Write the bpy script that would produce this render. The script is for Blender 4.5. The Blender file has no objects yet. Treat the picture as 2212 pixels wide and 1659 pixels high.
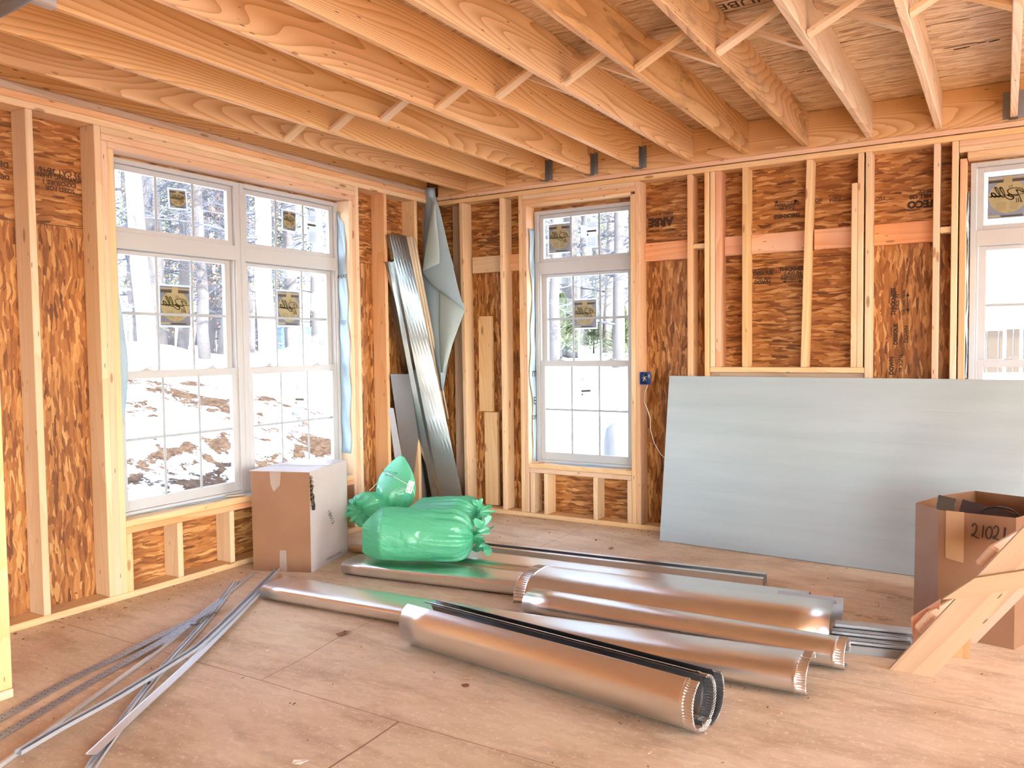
import bpy, bmesh, math, random
from mathutils import Vector, Matrix, Euler, noise
random.seed(7)
SC = bpy.context.scene
COL = SC.collection
PI = math.pi

# ------------------------------------------------------------------ camera
F_PX, YAW, PITCH, ROLL = 1751.29, -0.546154, -0.0450627, -0.012001
CAM = Vector((4.32685, -5.86698, 1.43055))
_f = Vector((math.sin(YAW) * math.cos(PITCH), math.cos(YAW) * math.cos(PITCH), math.sin(PITCH)))
_r = Vector((math.cos(YAW), -math.sin(YAW), 0))
_u = _r.cross(_f)
RT = _r * math.cos(ROLL) + _u * math.sin(ROLL)
UP = -_r * math.sin(ROLL) + _u * math.cos(ROLL)
cd = bpy.data.cameras.new('camera')
cam = bpy.data.objects.new('camera', cd)
COL.objects.link(cam)
m = Matrix.Identity(4)
for i in range(3):
    m[i][0], m[i][1], m[i][2], m[i][3] = RT[i], UP[i], -_f[i], CAM[i]
cam.matrix_world = m
cd.sensor_width = 36
cd.lens = F_PX / 2212 * 36
cd.clip_end = 500
SC.camera = cam

# ------------------------------------------------------------------ world, sun, exposure
W = bpy.data.worlds.new('world')
SC.world = W
W.use_nodes = True
nt = W.node_tree
nt.nodes.clear()
sky = nt.nodes.new('ShaderNodeTexSky')
sky.sky_type = 'NISHITA'
sky.sun_disc = False
sky.sun_elevation = math.radians(38)
sky.sun_rotation = math.radians(105)
sky.air_density = 1.0
sky.dust_density = 0.6
bg = nt.nodes.new('ShaderNodeBackground')
wo = nt.nodes.new('ShaderNodeOutputWorld')
bg.inputs['Strength'].default_value = 0.25
hs = nt.nodes.new('ShaderNodeHueSaturation')
hs.inputs['Saturation'].default_value = 0.65
nt.links.new(sky.outputs[0], hs.inputs['Color'])
nt.links.new(hs.outputs[0], bg.inputs[0])
nt.links.new(bg.outputs[0], wo.inputs[0])
sd = bpy.data.lights.new('sun', 'SUN')
sd.energy = 2.7
sd.angle = math.radians(1.0)
sd.color = (1.0, 0.95, 0.88)
sun = bpy.data.objects.new('sun', sd)
COL.objects.link(sun)
sun.location = (20, -8, 20)
_sv = Vector((0.88, -0.30, 0.60))
sun.rotation_euler = _sv.to_track_quat('Z', 'Y').to_euler()
vs = SC.view_settings
vs.view_transform = 'Standard'
vs.look = 'None'
vs.gamma = 1
vs.use_curve_mapping = False
vs.exposure = 3.95
SC.cycles.max_bounces = 8
SC.cycles.diffuse_bounces = 5
SC.cycles.glossy_bounces = 3
SC.cycles.transparent_max_bounces = 12
SC.cycles.sample_clamp_indirect = 6
SC.cycles.caustics_reflective = False
SC.cycles.caustics_refractive = False


def at(px, py, axis, val):
    """point of the photograph's sight line (px, py) on the plane axis = val"""
    d = RT * ((px - 1106) / F_PX) + UP * ((829.5 - py) / F_PX) + _f
    return CAM + d * ((val - CAM[axis]) / d[axis])


# ------------------------------------------------------------------ helpers
def tag(o, label=None, cat=None, group=None, kind=None):
    if label: o['label'] = label
    if cat: o['category'] = cat
    if group: o['group'] = group
    if kind: o['kind'] = kind
    return o


def empty(name, loc=(0, 0, 0), rz=0.0):
    o = bpy.data.objects.new(name, None)
    o.location = loc
    o.rotation_euler = (0, 0, rz)
    o.empty_display_size = 0.1
    COL.objects.link(o)
    return o


def obj(name, bm, mat, parent=None, smooth=False, mw=None):
    me = bpy.data.meshes.new(name)
    bmesh.ops.recalc_face_normals(bm, faces=bm.faces[:])
    bm.to_mesh(me)
    bm.free()
    for mm in (mat if isinstance(mat, (list, tuple)) else [mat]):
        me.materials.append(mm)
    if smooth:
        for p in me.polygons: p.use_smooth = True
    o = bpy.data.objects.new(name, me)
    COL.objects.link(o)
    if parent is not None:
        o.parent = parent
        if mw is not None:
            bpy.context.view_layer.update()
            o.matrix_basis = parent.matrix_world.inverted() @ mw
    elif mw is not None:
        o.matrix_world = mw
    return o


def bx(bm, lo, hi, bev=0.0, mi=0):
    lo, hi = Vector(lo), Vector(hi)
    r = bmesh.ops.create_cube(bm, size=1)
    vs_ = r['verts']
    for v in vs_:
        v.co = Vector(((lo[i] + hi[i]) / 2 + v.co[i] * (hi[i] - lo[i]) for i in range(3)))
    fs = {f for v in vs_ for f in v.link_faces}
    for f in fs: f.material_index = mi
    if bev:
        es = {e for v in vs_ for e in v.link_edges}
        bmesh.ops.bevel(bm, geom=list(es), offset=bev, segments=1, affect='EDGES', profile=0.7)


def poly(bm, pts, mi=0):
    f = bm.faces.new([bm.verts.new(p) for p in pts])
    f.material_index = mi
    return f


def tube(bm, pts, r, n=6, cap=True, mi=0):
    """tube through pts; r a number or a list"""
    rings = []
    pts = [Vector(p) for p in pts]
    prev = None
    for i, p in enumerate(pts):
        d = (pts[min(i + 1, len(pts) - 1)] - pts[max(i - 1, 0)]).normalized()
        a = prev if prev is not None else (Vector((0, 0, 1)) if abs(d.z) < 0.9 else Vector((1, 0, 0)))
        x = (a - d * a.dot(d)).normalized()
        y = d.cross(x)
        prev = x
        rr = r[i] if isinstance(r, (list, tuple)) else r
        rings.append([bm.verts.new(p + (x * math.cos(2 * PI * k / n) + y * math.sin(2 * PI * k / n)) * rr) for k in range(n)])
    for a, b in zip(rings, rings[1:]):
        for k in range(n):
            f = bm.faces.new((a[k], a[(k + 1) % n], b[(k + 1) % n], b[k]))
            f.smooth = True
            f.material_index = mi
    if cap and n > 2:
        bm.faces.new(rings[0][::-1]).material_index = mi
        bm.faces.new(rings[-1]).material_index = mi


def frame_matrix(origin, xd, zd):
    x = Vector(xd).normalized()
    z = Vector(zd)
    z = (z - x * z.dot(x)).normalized()
    y = z.cross(x)
    M = Matrix.Identity(4)
    for i in range(3):
        M[i][0], M[i][1], M[i][2], M[i][3] = x[i], y[i], z[i], origin[i]
    return M


def board_mesh(L, w, t, ca=0, cb=0, bev=0.0035):
    bm = bmesh.new()
    bx(bm, (-L / 2, -w / 2, -t / 2), (L / 2, w / 2, t / 2), bev)
    for v in bm.verts:                                  # plumb or slanted end cuts
        if v.co.x < -L / 2 + 0.01: v.co.x += ca * v.co.y
        elif v.co.x > L / 2 - 0.01: v.co.x += cb * v.co.y
    return bm


def board(name, a, b, w, t, tdir, mat, parent=None, ca=0, cb=0):
    """a plank from a to b (centre line), width w, thickness t along tdir; mesh-local x is the grain"""
    a, b = Vector(a), Vector(b)
    M = frame_matrix((a + b) / 2, b - a, tdir)
    return obj(name, board_mesh((b - a).length, w, t, ca, cb), mat, parent, mw=M)


def boxboard(name, lo, hi, mat, parent=None):
    """axis-aligned plank; grain along the longest side"""
    lo, hi = Vector(lo), Vector(hi)
    s = hi - lo
    k = max(range(3), key=lambda i: s[i])
    o = [i for i in range(3) if i != k]
    ti = min(o, key=lambda i: s[i])
    wi = [i for i in o if i != ti][0]
    c = (lo + hi) / 2
    a, b, td = c.copy(), c.copy(), Vector((0, 0, 0))
    a[k], b[k] = lo[k], hi[k]
    td[ti] = 1
    return board(name, a, b, s[wi], s[ti], td, mat, parent)


# ------------------------------------------------------------------ materials
def newmat(name):
    mt = bpy.data.materials.new(name)
    mt.use_nodes = True
    n = mt.node_tree
    n.nodes.clear()
    out = n.nodes.new('ShaderNodeOutputMaterial')
    return mt, n, out


def N(n, t, **kw):
    x = n.nodes.new(t)
    for k, v in kw.items():
        if k in x.inputs.keys() if isinstance(k, str) else False:
            x.inputs[k].default_value = v
        else:
            setattr(x, k, v)
    return x


def setin(x, **kw):
    for k, v in kw.items():
        x.inputs[k.replace('_', ' ')].default_value = v
    return x


def ramp(n, fac, stops):
    r = n.nodes.new('ShaderNodeValToRGB')
    while len(r.color_ramp.elements) < len(stops): r.color_ramp.elements.new(0.5)
    for e, (p, c) in zip(r.color_ramp.elements, stops):
        e.position = p
        e.color = (*c, 1)
    n.links.new(fac, r.inputs[0])
    return r.outputs[0]


def math_(n, op, a, b=None, c=None):
    x = n.nodes.new('ShaderNodeMath')
    x.operation = op
    for i, v in enumerate((a, b, c)):
        if v is None: continue
        if isinstance(v, (int, float)): x.inputs[i].default_value = v
        else: n.links.new(v, x.inputs[i])
    return x.outputs[0]


def mix(n, fac, a, b, mode='MIX'):
    x = n.nodes.new('ShaderNodeMix')
    x.data_type = 'RGBA'
    x.blend_type = mode
    ins = [i for i in x.inputs if i.type == 'RGBA'] if False else None
    for sock, v in ((x.inputs[0], fac), (x.inputs[6], a), (x.inputs[7], b)):
        if isinstance(v, (int, float)): sock.default_value = v
        elif isinstance(v, tuple): sock.default_value = (*v, 1)
        else: n.links.new(v, sock)
    return x.outputs[2]


def mapping(n, scale, loc=(0, 0, 0), rot=(0, 0, 0), src='Object', rnd=True):
    tc = n.nodes.new('ShaderNodeTexCoord')
    v = tc.outputs[src]
    if rnd:
        oi = n.nodes.new('ShaderNodeObjectInfo')
        cx = n.nodes.new('ShaderNodeCombineXYZ')
        n.links.new(math_(n, 'MULTIPLY', oi.outputs['Random'], 37.0), cx.inputs[0])
        n.links.new(math_(n, 'MULTIPLY', oi.outputs['Random'], 91.0), cx.inputs[1])
        n.links.new(math_(n, 'MULTIPLY', oi.outputs['Random'], 53.0), cx.inputs[2])
        va = n.nodes.new('ShaderNodeVectorMath')
        n.links.new(v, va.inputs[0])
        n.links.new(cx.outputs[0], va.inputs[1])
        v = va.outputs[0]
    mp = n.nodes.new('ShaderNodeMapping')
    mp.inputs['Scale'].default_value = scale
    mp.inputs['Location'].default_value = loc
    mp.inputs['Rotation'].default_value = rot
    n.links.new(v, mp.inputs[0])
    return mp.outputs[0]


def noise_(n, vec, scale, detail=3, rough=0.5, dist=0.0, out='Fac'):
    x = n.nodes.new('ShaderNodeTexNoise')
    setin(x, Scale=scale, Detail=detail, Roughness=rough, Distortion=dist)
    n.links.new(vec, x.inputs['Vector'])
    return x.outputs[out]


def bsdf(n, out, col, rough=0.6, metal=0.0, bump=None, bstr=0.3, bdist=0.002, spec=0.5, **kw):
    b = n.nodes.new('ShaderNodeBsdfPrincipled')
    for s, v in (('Base Color', col), ('Roughness', rough), ('Metallic', metal)):
        if isinstance(v, (int, float)): b.inputs[s].default_value = v
        elif isinstance(v, tuple): b.inputs[s].default_value = (*v, 1)
        else: n.links.new(v, b.inputs[s])
    b.inputs['Specular IOR Level'].default_value = spec
    for k, v in kw.items(): b.inputs[k.replace('_', ' ')].default_value = v
    if bump is not None:
        bp = n.nodes.new('ShaderNodeBump')
        bp.inputs['Strength'].default_value = bstr
        bp.inputs['Distance'].default_value = bdist
        n.links.new(bump, bp.inputs['Height'])
        n.links.new(bp.outputs[0], b.inputs['Normal'])
    if out is not None: n.links.new(b.outputs[0], out.inputs[0])
    return b


def wood(name, light, mid, dark, rings=26.0, contrast=0.55, knots=1.0, stain=0.0, width=1.0, rough=0.62, sat=0.3):
    mt, n, out = newmat(name)
    v = mapping(n, (0.20, 3.0 * width, 3.0 * width))
    big = noise_(n, v, 1.0, 1.5, 0.4, 0.1)
    ph = math_(n, 'MULTIPLY', big, rings)
    s = math_(n, 'FRACT', ph)
    line = math_(n, 'POWER', s, 2.2)
    fine = noise_(n, mapping(n, (3.0, 160, 160)), 1.0, 2, 0.6)
    tone = noise_(n, mapping(n, (0.8, 5, 5)), 1.0, 2)
    base = ramp(n, tone, [(0.3, light), (0.7, mid)])
    c = mix(n, math_(n, 'MULTIPLY', line, contrast), base, dark)
    c = mix(n, math_(n, 'MULTIPLY', math_(n, 'SUBTRACT', fine, 0.35), 0.35), c, dark)
    # board-to-board tone
    oi = n.nodes.new('ShaderNodeObjectInfo')
    hs = n.nodes.new('ShaderNodeHueSaturation')
    n.links.new(c, hs.inputs['Color'])
    n.links.new(math_(n, 'ADD', math_(n, 'MULTIPLY', oi.outputs['Random'], 0.16), 0.92), hs.inputs['Value'])
    n.links.new(math_(n, 'ADD', math_(n, 'MULTIPLY', math_(n, 'FRACT', math_(n, 'MULTIPLY', oi.outputs['Random'], 7.3)), sat), 1.0 - sat / 2), hs.inputs['Saturation'])
    c = hs.outputs[0]
    if knots:
        vo = n.nodes.new('ShaderNodeTexVoronoi')
        setin(vo, Scale=1.0, Randomness=1.0)
        n.links.new(mapping(n, (2.6, 9.0, 9.0)), vo.inputs['Vector'])
        k = ramp(n, vo.outputs['Distance'], [(0.0, (1, 1, 1)), (0.10 * knots, (0.75, 0.75, 0.75)), (0.13 * knots, (0, 0, 0))])
        c = mix(n, math_(n, 'MULTIPLY', k, 0.75), c, (0.20, 0.075, 0.02))
        # dark nail holes and pitch flecks
        vo2 = n.nodes.new('ShaderNodeTexVoronoi')
        setin(vo2, Scale=1.0, Randomness=1.0)
        n.links.new(mapping(n, (5.0, 26.0, 26.0), loc=(3, 1, 2)), vo2.inputs['Vector'])
        k2 = ramp(n, vo2.outputs['Distance'], [(0.0, (1, 1, 1)), (0.07, (1, 1, 1)), (0.085, (0, 0, 0))])
        c = mix(n, math_(n, 'MULTIPLY', k2, 0.7), c, (0.06, 0.02, 0.01))
    if stain:
        sn = noise_(n, mapping(n, (1.6, 6, 9)), 1.0, 5, 0.7)
        c = mix(n, math_(n, 'MULTIPLY', ramp(n, sn, [(0.52, (0, 0, 0)), (0.75, (1, 1, 1))]), stain), c, (0.10, 0.05, 0.02))
    bsdf(n, out, c, rough, bump=line, bstr=0.08, spec=0.35)
    return mt


def osb(name, cols, horiz=True, scale=1.0, gloss=0.5, src='Object'):
    """strand board: two layers of warped, stretched cells with a random tone per strand"""
    mt, n, out = newmat(name)
    long_, short = 10.0 * scale, 62.0 * scale
    layers = []
    for k, (off, ang) in enumerate((((0, 0, 0), 0.35), ((5.3, 2.7, 1.9), -0.50), ((9.1, 4.2, 7.7), 0.05))):
        tc = n.nodes.new('ShaderNodeTexCoord')
        wn = noise_(n, tc.outputs[src], 5.0 * scale, 2, 0.5, 0.0, 'Color')
        vm = n.nodes.new('ShaderNodeVectorMath')
        vm.operation = 'MULTIPLY_ADD'
        n.links.new(wn, vm.inputs[0])
        vm.inputs[1].default_value = (0.05 / scale,) * 3
        n.links.new(tc.outputs[src], vm.inputs[2])
        mp = n.nodes.new('ShaderNodeMapping')
        # strands long in x and y (both walls) or long in z
        mp.inputs['Scale'].default_value = (long_, long_, short) if horiz is True else ((short, short, long_) if horiz is False else horiz)
        mp.inputs['Location'].default_value = off
        mp.inputs['Rotation'].default_value = (ang, ang, 0) if not isinstance(horiz, tuple) else (0, 0, ang)
        n.links.new(vm.outputs[0], mp.inputs[0])
        vo = n.nodes.new('ShaderNodeTexVoronoi')
        setin(vo, Scale=1.0, Randomness=1.0)
        n.links.new(mp.outputs[0], vo.inputs['Vector'])
        sp = n.nodes.new('ShaderNodeSeparateColor')
        n.links.new(vo.outputs['Color'], sp.inputs[0])
        layers.append((sp.outputs[0], sp.outputs[1], vo.outputs['Distance'], mp.outputs[0]))
    v = layers[0][0]
    v = mix(n, math_(n, 'GREATER_THAN', layers[1][1], 0.55), v, layers[1][0])
    v = mix(n, math_(n, 'GREATER_THAN', layers[2][1], 0.62), v, layers[2][0])
    fib = noise_(n, layers[0][3], 3.0, 3, 0.7)
    val = math_(n, 'ADD', math_(n, 'MULTIPLY', v, 0.75), math_(n, 'MULTIPLY', fib, 0.30))
    c = ramp(n, val, cols)
    big = noise_(n, mapping(n, (1.3, 1.3, 1.3), rnd=False, src=src), 1.0, 2)
    hs = n.nodes.new('ShaderNodeHueSaturation')
    n.links.new(c, hs.inputs['Color'])
    n.links.new(math_(n, 'ADD', math_(n, 'MULTIPLY', big, 0.6), 0.72), hs.inputs['Value'])
    bsdf(n, out, hs.outputs[0], gloss, bump=val, bstr=0.25, bdist=0.003, spec=0.45)
    return mt


def plain(name, col, rough=0.5, metal=0.0, spec=0.5, var=0.0, vscale=6.0, dark=None, **kw):
    mt, n, out = newmat(name)
    c = col
    if var:
        nv = noise_(n, mapping(n, (1, 1, 1)), vscale, 4, 0.6)
        c = mix(n, math_(n, 'MULTIPLY', nv, var), col, dark or tuple(x * 0.5 for x in col))
    bsdf(n, out, c, rough, metal, spec=spec, **kw)
    return mt


M = {}
M['stud'] = wood('stud_wood', (0.81, 0.61, 0.39), (0.76, 0.51, 0.28), (0.60, 0.31, 0.12), rings=30, contrast=0.35, knots=0.9)
M['stud2'] = wood('stud_wood_pink', (0.79, 0.54, 0.35), (0.72, 0.42, 0.24), (0.60, 0.29, 0.13), rings=34, contrast=0.38, knots=0.8)
M['block'] = wood('block_wood', (0.84, 0.52, 0.35), (0.78, 0.40, 0.23), (0.55, 0.22, 0.09), rings=18, contrast=0.45, knots=0.7)
M['joist'] = wood('joist_wood', (0.88, 0.58, 0.30), (0.84, 0.50, 0.22), (0.54, 0.24, 0.07), rings=62, contrast=0.8, knots=0.5, width=0.75, sat=0.1)
M['joist_pale'] = wood('joist_wood_pale', (0.86, 0.70, 0.51), (0.82, 0.61, 0.41), (0.56, 0.32, 0.15), rings=50, contrast=0.55, knots=0.6, stain=0.25, width=0.75, sat=0.1)
M['joist_aged'] = wood('joist_wood_aged', (0.78, 0.50, 0.26), (0.68, 0.38, 0.16), (0.38, 0.17, 0.05), rings=56, contrast=0.65, knots=0.7, stain=0.85, width=0.75, sat=0.1)
M['grey_wood'] = wood('weathered_wood', (0.62, 0.47, 0.35), (0.55, 0.36, 0.23), (0.35, 0.20, 0.11), rings=18, contrast=0.4, knots=0.8)
M['ramp'] = wood('ramp_wood', (0.60, 0.39, 0.22), (0.54, 0.31, 0.15), (0.36, 0.17, 0.06), rings=14, contrast=0.35, knots=1.0)
OC = [(0.08, (0.05, 0.014, 0.004)), (0.20, (0.18, 0.060, 0.015)), (0.42, (0.31, 0.112, 0.028)), (0.68, (0.41, 0.17, 0.047)), (0.92, (0.62, 0.34, 0.13))]
M['osb_h'] = osb('strand_board_level', OC, True)
M['osb_v'] = osb('strand_board_upright', OC, False)
CC = [(0.10, (0.22, 0.11, 0.05)), (0.25, (0.54, 0.36, 0.20)), (0.62, (0.70, 0.51, 0.32)), (0.9, (0.80, 0.64, 0.45))]
M['osb_ceiling'] = osb('ceiling_board', CC, (9.0, 62.0, 9.0), 1.0, 0.6)


def floor_mat():
    mt, n, out = newmat('subfloor')
    v = mapping(n, (1, 1, 1), rnd=False)
    big = noise_(n, v, 0.9, 5, 0.6)
    c = ramp(n, big, [(0.3, (0.58, 0.43, 0.28)), (0.5, (0.73, 0.57, 0.395)), (0.7, (0.83, 0.69, 0.51))])
    fl = n.nodes.new('ShaderNodeTexVoronoi')
    setin(fl, Scale=1.0, Randomness=1.0)
    wn = noise_(n, v, 9.0, 2, 0.5, 0, 'Color')
    vm = n.nodes.new('ShaderNodeVectorMath')
    vm.operation = 'MULTIPLY_ADD'
    n.links.new(wn, vm.inputs[0])
    vm.inputs[1].default_value = (0.1, 0.1, 0.1)
    n.links.new(v, vm.inputs[2])
    mp = n.nodes.new('ShaderNodeMapping')
    mp.inputs['Scale'].default_value = (9, 45, 1)
    n.links.new(vm.outputs[0], mp.inputs[0])
    n.links.new(mp.outputs[0], fl.inputs['Vector'])
    sp = n.nodes.new('ShaderNodeSeparateColor')
    n.links.new(fl.outputs['Color'], sp.inputs[0])
    c = mix(n, math_(n, 'MULTIPLY', sp.outputs[0], 0.20), c, (0.36, 0.18, 0.09))
    # scuffed grey-brown soiling and pale dust
    d1 = noise_(n, mapping(n, (1.2, 3.0, 1), loc=(4, 2, 0), rnd=False), 1.6, 7, 0.68)
    c = mix(n, ramp(n, d1, [(0.50, (0, 0, 0)), (0.70, (0.65, 0.65, 0.65))]), c, (0.34, 0.20, 0.11))
    d2 = noise_(n, mapping(n, (1, 1, 1), loc=(9, 7, 0), rnd=False), 42.0, 4, 0.75)
    c = mix(n, ramp(n, d2, [(0.57, (0, 0, 0)), (0.64, (0.6, 0.6, 0.6))]), c, (0.88, 0.72, 0.56))
    d3 = noise_(n, mapping(n, (1, 1, 1), loc=(1, 5, 0), rnd=False), 30.0, 5, 0.75)
    c = mix(n, ramp(n, d3, [(0.66, (0, 0, 0)), (0.71, (0.8, 0.8, 0.8))]), c, (0.12, 0.06, 0.03))
    bsdf(n, out, c, 0.62, bump=d2, bstr=0.35, bdist=0.002, spec=0.3)
    return mt


M['floor'] = floor_mat()


def steel(name, col=(0.74, 0.74, 0.73), rough=0.27, aniso=True):
    mt, n, out = newmat(name)
    g = noise_(n, mapping(n, (0.7, 30, 30)), 1.0, 3, 0.6)
    sp = noise_(n, mapping(n, (9, 9, 9)), 1.0, 4, 0.7)
    c = mix(n, math_(n, 'MULTIPLY', sp, 0.15), col, tuple(x * 0.8 for x in col))
    r = math_(n, 'ADD', math_(n, 'MULTIPLY', g, 0.06), rough - 0.03)
    bw = noise_(n, mapping(n, (1.5, 5, 5)), 1.0, 2, 0.5)
    bsdf(n, out, c, r, 1.0, bump=bw, bstr=0.12, bdist=0.003)
    return mt


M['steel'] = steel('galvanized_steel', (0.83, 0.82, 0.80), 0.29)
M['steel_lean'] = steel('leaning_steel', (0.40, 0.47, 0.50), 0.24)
M['steel_dull'] = plain('zinc_steel', (0.52, 0.55, 0.60), 0.42, 0.45)
M['strap_steel'] = plain('strap_steel', (0.30, 0.33, 0.38), 0.42, 0.4)
M['zinc_pale'] = plain('pale_zinc_steel', (0.66, 0.68, 0.71), 0.38, 0.5)
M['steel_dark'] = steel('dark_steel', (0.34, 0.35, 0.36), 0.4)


def carton(name='cardboard', a=(0.30, 0.155, 0.085), b=(0.23, 0.112, 0.058)):
    mt, n, out = newmat(name)
    t = noise_(n, mapping(n, (1, 1, 1)), 3.0, 4, 0.6)
    flu = n.nodes.new('ShaderNodeTexWave')
    setin(flu, Scale=60.0, Distortion=0.3)
    n.links.new(mapping(n, (1, 1, 0.02)), flu.inputs['Vector'])
    c = ramp(n, t, [(0.3, a), (0.75, b)])
    bsdf(n, out, c, 0.42, bump=flu.outputs['Fac'], bstr=0.05, spec=0.6)
    return mt


M['carton'] = carton()
M['carton_lit'] = carton('cardboard_painted_lit', (0.56, 0.48, 0.46), (0.48, 0.39, 0.36))  # same cardboard, paler: window light put into the colour of side and top
M['carton_dark'] = carton('cardboard_inside', (0.28, 0.13, 0.06), (0.22, 0.10, 0.045))
M['tape_brown'] = plain('paper_tape', (0.46, 0.28, 0.15), 0.35)
M['vinyl'] = plain('white_vinyl', (0.50, 0.50, 0.51), 0.35)
M['grille'] = plain('window_grille', (0.38, 0.41, 0.44), 0.4)
M['black'] = plain('black_ink', (0.02, 0.015, 0.012), 0.6)
M['stamp'] = plain('stamp_ink', (0.05, 0.02, 0.01), 0.7)
M['white'] = plain('white_paper', (0.85, 0.85, 0.85), 0.6)
M['gap'] = plain('dark_seam', (0.10, 0.05, 0.025), 0.9)
M['outlet_blue'] = plain('blue_plastic', (0.02, 0.07, 0.28), 0.35)
M['wire'] = plain('white_wire', (0.85, 0.82, 0.76), 0.4)
M['orange_wire'] = plain('copper_wire', (0.75, 0.25, 0.08), 0.4)
M['hose'] = plain('grey_hose', (0.19, 0.19, 0.19), 0.6, var=0.6)
M['dark_plate'] = plain('dark_plate', (0.05, 0.045, 0.06), 0.18, 0.6)
M['blackgloss'] = plain('black_gloss', (0.012, 0.012, 0.014), 0.12)


def foam():
    mt, n, out = newmat('foam_board')
    t = noise_(n, mapping(n, (0.8, 9, 1)), 1.0, 4, 0.6)
    c = ramp(n, t, [(0.3, (0.37, 0.44, 0.47)), (0.7, (0.43, 0.50, 0.53))])
    sx = n.nodes.new('ShaderNodeSeparateXYZ')
    tc = n.nodes.new('ShaderNodeTexCoord')
    n.links.new(tc.outputs['Object'], sx.inputs[0])
    w = math_(n, 'PINGPONG', math_(n, 'ADD', sx.outputs[1], math_(n, 'MULTIPLY', noise_(n, mapping(n, (1, 1, 1)), 0.8, 1), 0.01)), 0.102)
    ln = math_(n, 'LESS_THAN', w, 0.0012)
    brk = noise_(n, mapping(n, (3, 1, 1), loc=(2, 2, 2)), 1.2, 3, 0.7)
    ln = math_(n, 'MULTIPLY', ln, ramp(n, brk, [(0.42, (0, 0, 0)), (0.6, (0.6, 0.6, 0.6))]))
    c = mix(n, ln, c, (0.30, 0.34, 0.34))
    bsdf(n, out, c, 0.5, bump=t, bstr=0.1, spec=0.4)
    return mt


M['foam'] = foam()


def glass():
    mt, n, out = newmat('window_glass')
    tr = n.nodes.new('ShaderNodeBsdfTransparent')
    tr.inputs[0].default_value = (0.77, 0.785, 0.795, 1)
    gl = n.nodes.new('ShaderNodeBsdfGlossy')
    gl.inputs['Roughness'].default_value = 0.02
    lw = n.nodes.new('ShaderNodeLayerWeight')
    lw.inputs[0].default_value = 0.5
    fac = math_(n, 'ADD', math_(n, 'MULTIPLY', math_(n, 'POWER', lw.outputs['Facing'], 5.0), 0.7), 0.025)
    ms = n.nodes.new('ShaderNodeMixShader')
    n.links.new(fac, ms.inputs[0])
    n.links.new(tr.outputs[0], ms.inputs[1])
    n.links.new(gl.outputs[0], ms.inputs[2])
    n.links.new(ms.outputs[0], out.inputs[0])
    return mt


M['glass'] = glass()


def film(name, col, trans=0.5, rough=0.4, gloss=0.15, clear=0.0, wrinkle=0.0):
    """thin sheet that lets light through: plastic film, paper, wrap"""
    mt, n, out = newmat(name)
    d = n.nodes.new('ShaderNodeBsdfDiffuse')
    t = n.nodes.new('ShaderNodeBsdfTranslucent')
    g = n.nodes.new('ShaderNodeBsdfGlossy')
    nv = noise_(n, mapping(n, (1, 1, 1)), 7.0, 3, 0.6)
    c = mix(n, math_(n, 'MULTIPLY', nv, 0.35), col, tuple(x * 0.7 for x in col))
    n.links.new(c, d.inputs[0])
    n.links.new(c, t.inputs[0])
    g.inputs['Roughness'].default_value = rough
    g.inputs['Color'].default_value = (1, 1, 1, 1)
    if wrinkle:
        w1 = n.nodes.new('ShaderNodeTexNoise')
        setin(w1, Scale=1.0, Detail=3.0, Distortion=1.2)
        n.links.new(mapping(n, (5, 30, 30)), w1.inputs['Vector'])
        bp = n.nodes.new('ShaderNodeBump')
        setin(bp, Strength=wrinkle, Distance=0.02)
        n.links.new(w1.outputs['Fac'], bp.inputs['Height'])
        for s in (d, t, g): n.links.new(bp.outputs[0], s.inputs['Normal'])
    a = n.nodes.new('ShaderNodeMixShader')
    a.inputs[0].default_value = trans
    n.links.new(d.outputs[0], a.inputs[1])
    n.links.new(t.outputs[0], a.inputs[2])
    b = n.nodes.new('ShaderNodeMixShader')
    b.inputs[0].default_value = gloss
    n.links.new(a.outputs[0], b.inputs[1])
    n.links.new(g.outputs[0], b.inputs[2])
    last = b
    if clear:
        tr = n.nodes.new('ShaderNodeBsdfTransparent')
        last = n.nodes.new('ShaderNodeMixShader')
        last.inputs[0].default_value = clear
        n.links.new(b.outputs[0], last.inputs[1])
        n.links.new(tr.outputs[0], last.inputs[2])
    n.links.new(last.outputs[0], out.inputs[0])
    return mt


M['wrap'] = film('house_wrap', (0.47, 0.64, 0.76), 0.25, 0.35, 0.06)
M['wrap_light'] = film('house_wrap_inner', (0.60, 0.76, 0.80), 0.25, 0.35, 0.06)
M['bag'] = film('green_bag_film', (0.16, 0.70, 0.40), 0.42, 0.30, 0.06, 0.0, 0.38)
M['bag2'] = film('green_bag_film_thin', (0.20, 0.76, 0.46), 0.45, 0.22, 0.08, 0.12, 0.4)
M['st_sheet'] = film('sticker_film', (0.34, 0.34, 0.35), 0.5, 0.4, 0.04, 0.08)
M['st_grey'] = film('sticker_grey', (0.20, 0.18, 0.185), 0.5, 0.4, 0.04, 0.05)
M['st_yellow'] = film('sticker_yellow', (0.66, 0.55, 0.28), 0.5, 0.4, 0.04, 0.04)
M['st_ink'] = film('sticker_ink', (0.10, 0.07, 0.04), 0.3, 0.4, 0.03, 0.0)
M['st_logo'] = film('sticker_logo', (0.26, 0.20, 0.07), 0.4, 0.4, 0.03, 0.0)
M['tape_clear'] = film('clear_tape', (0.8, 0.75, 0.7), 0.2, 0.15, 0.3, 0.55)


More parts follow.
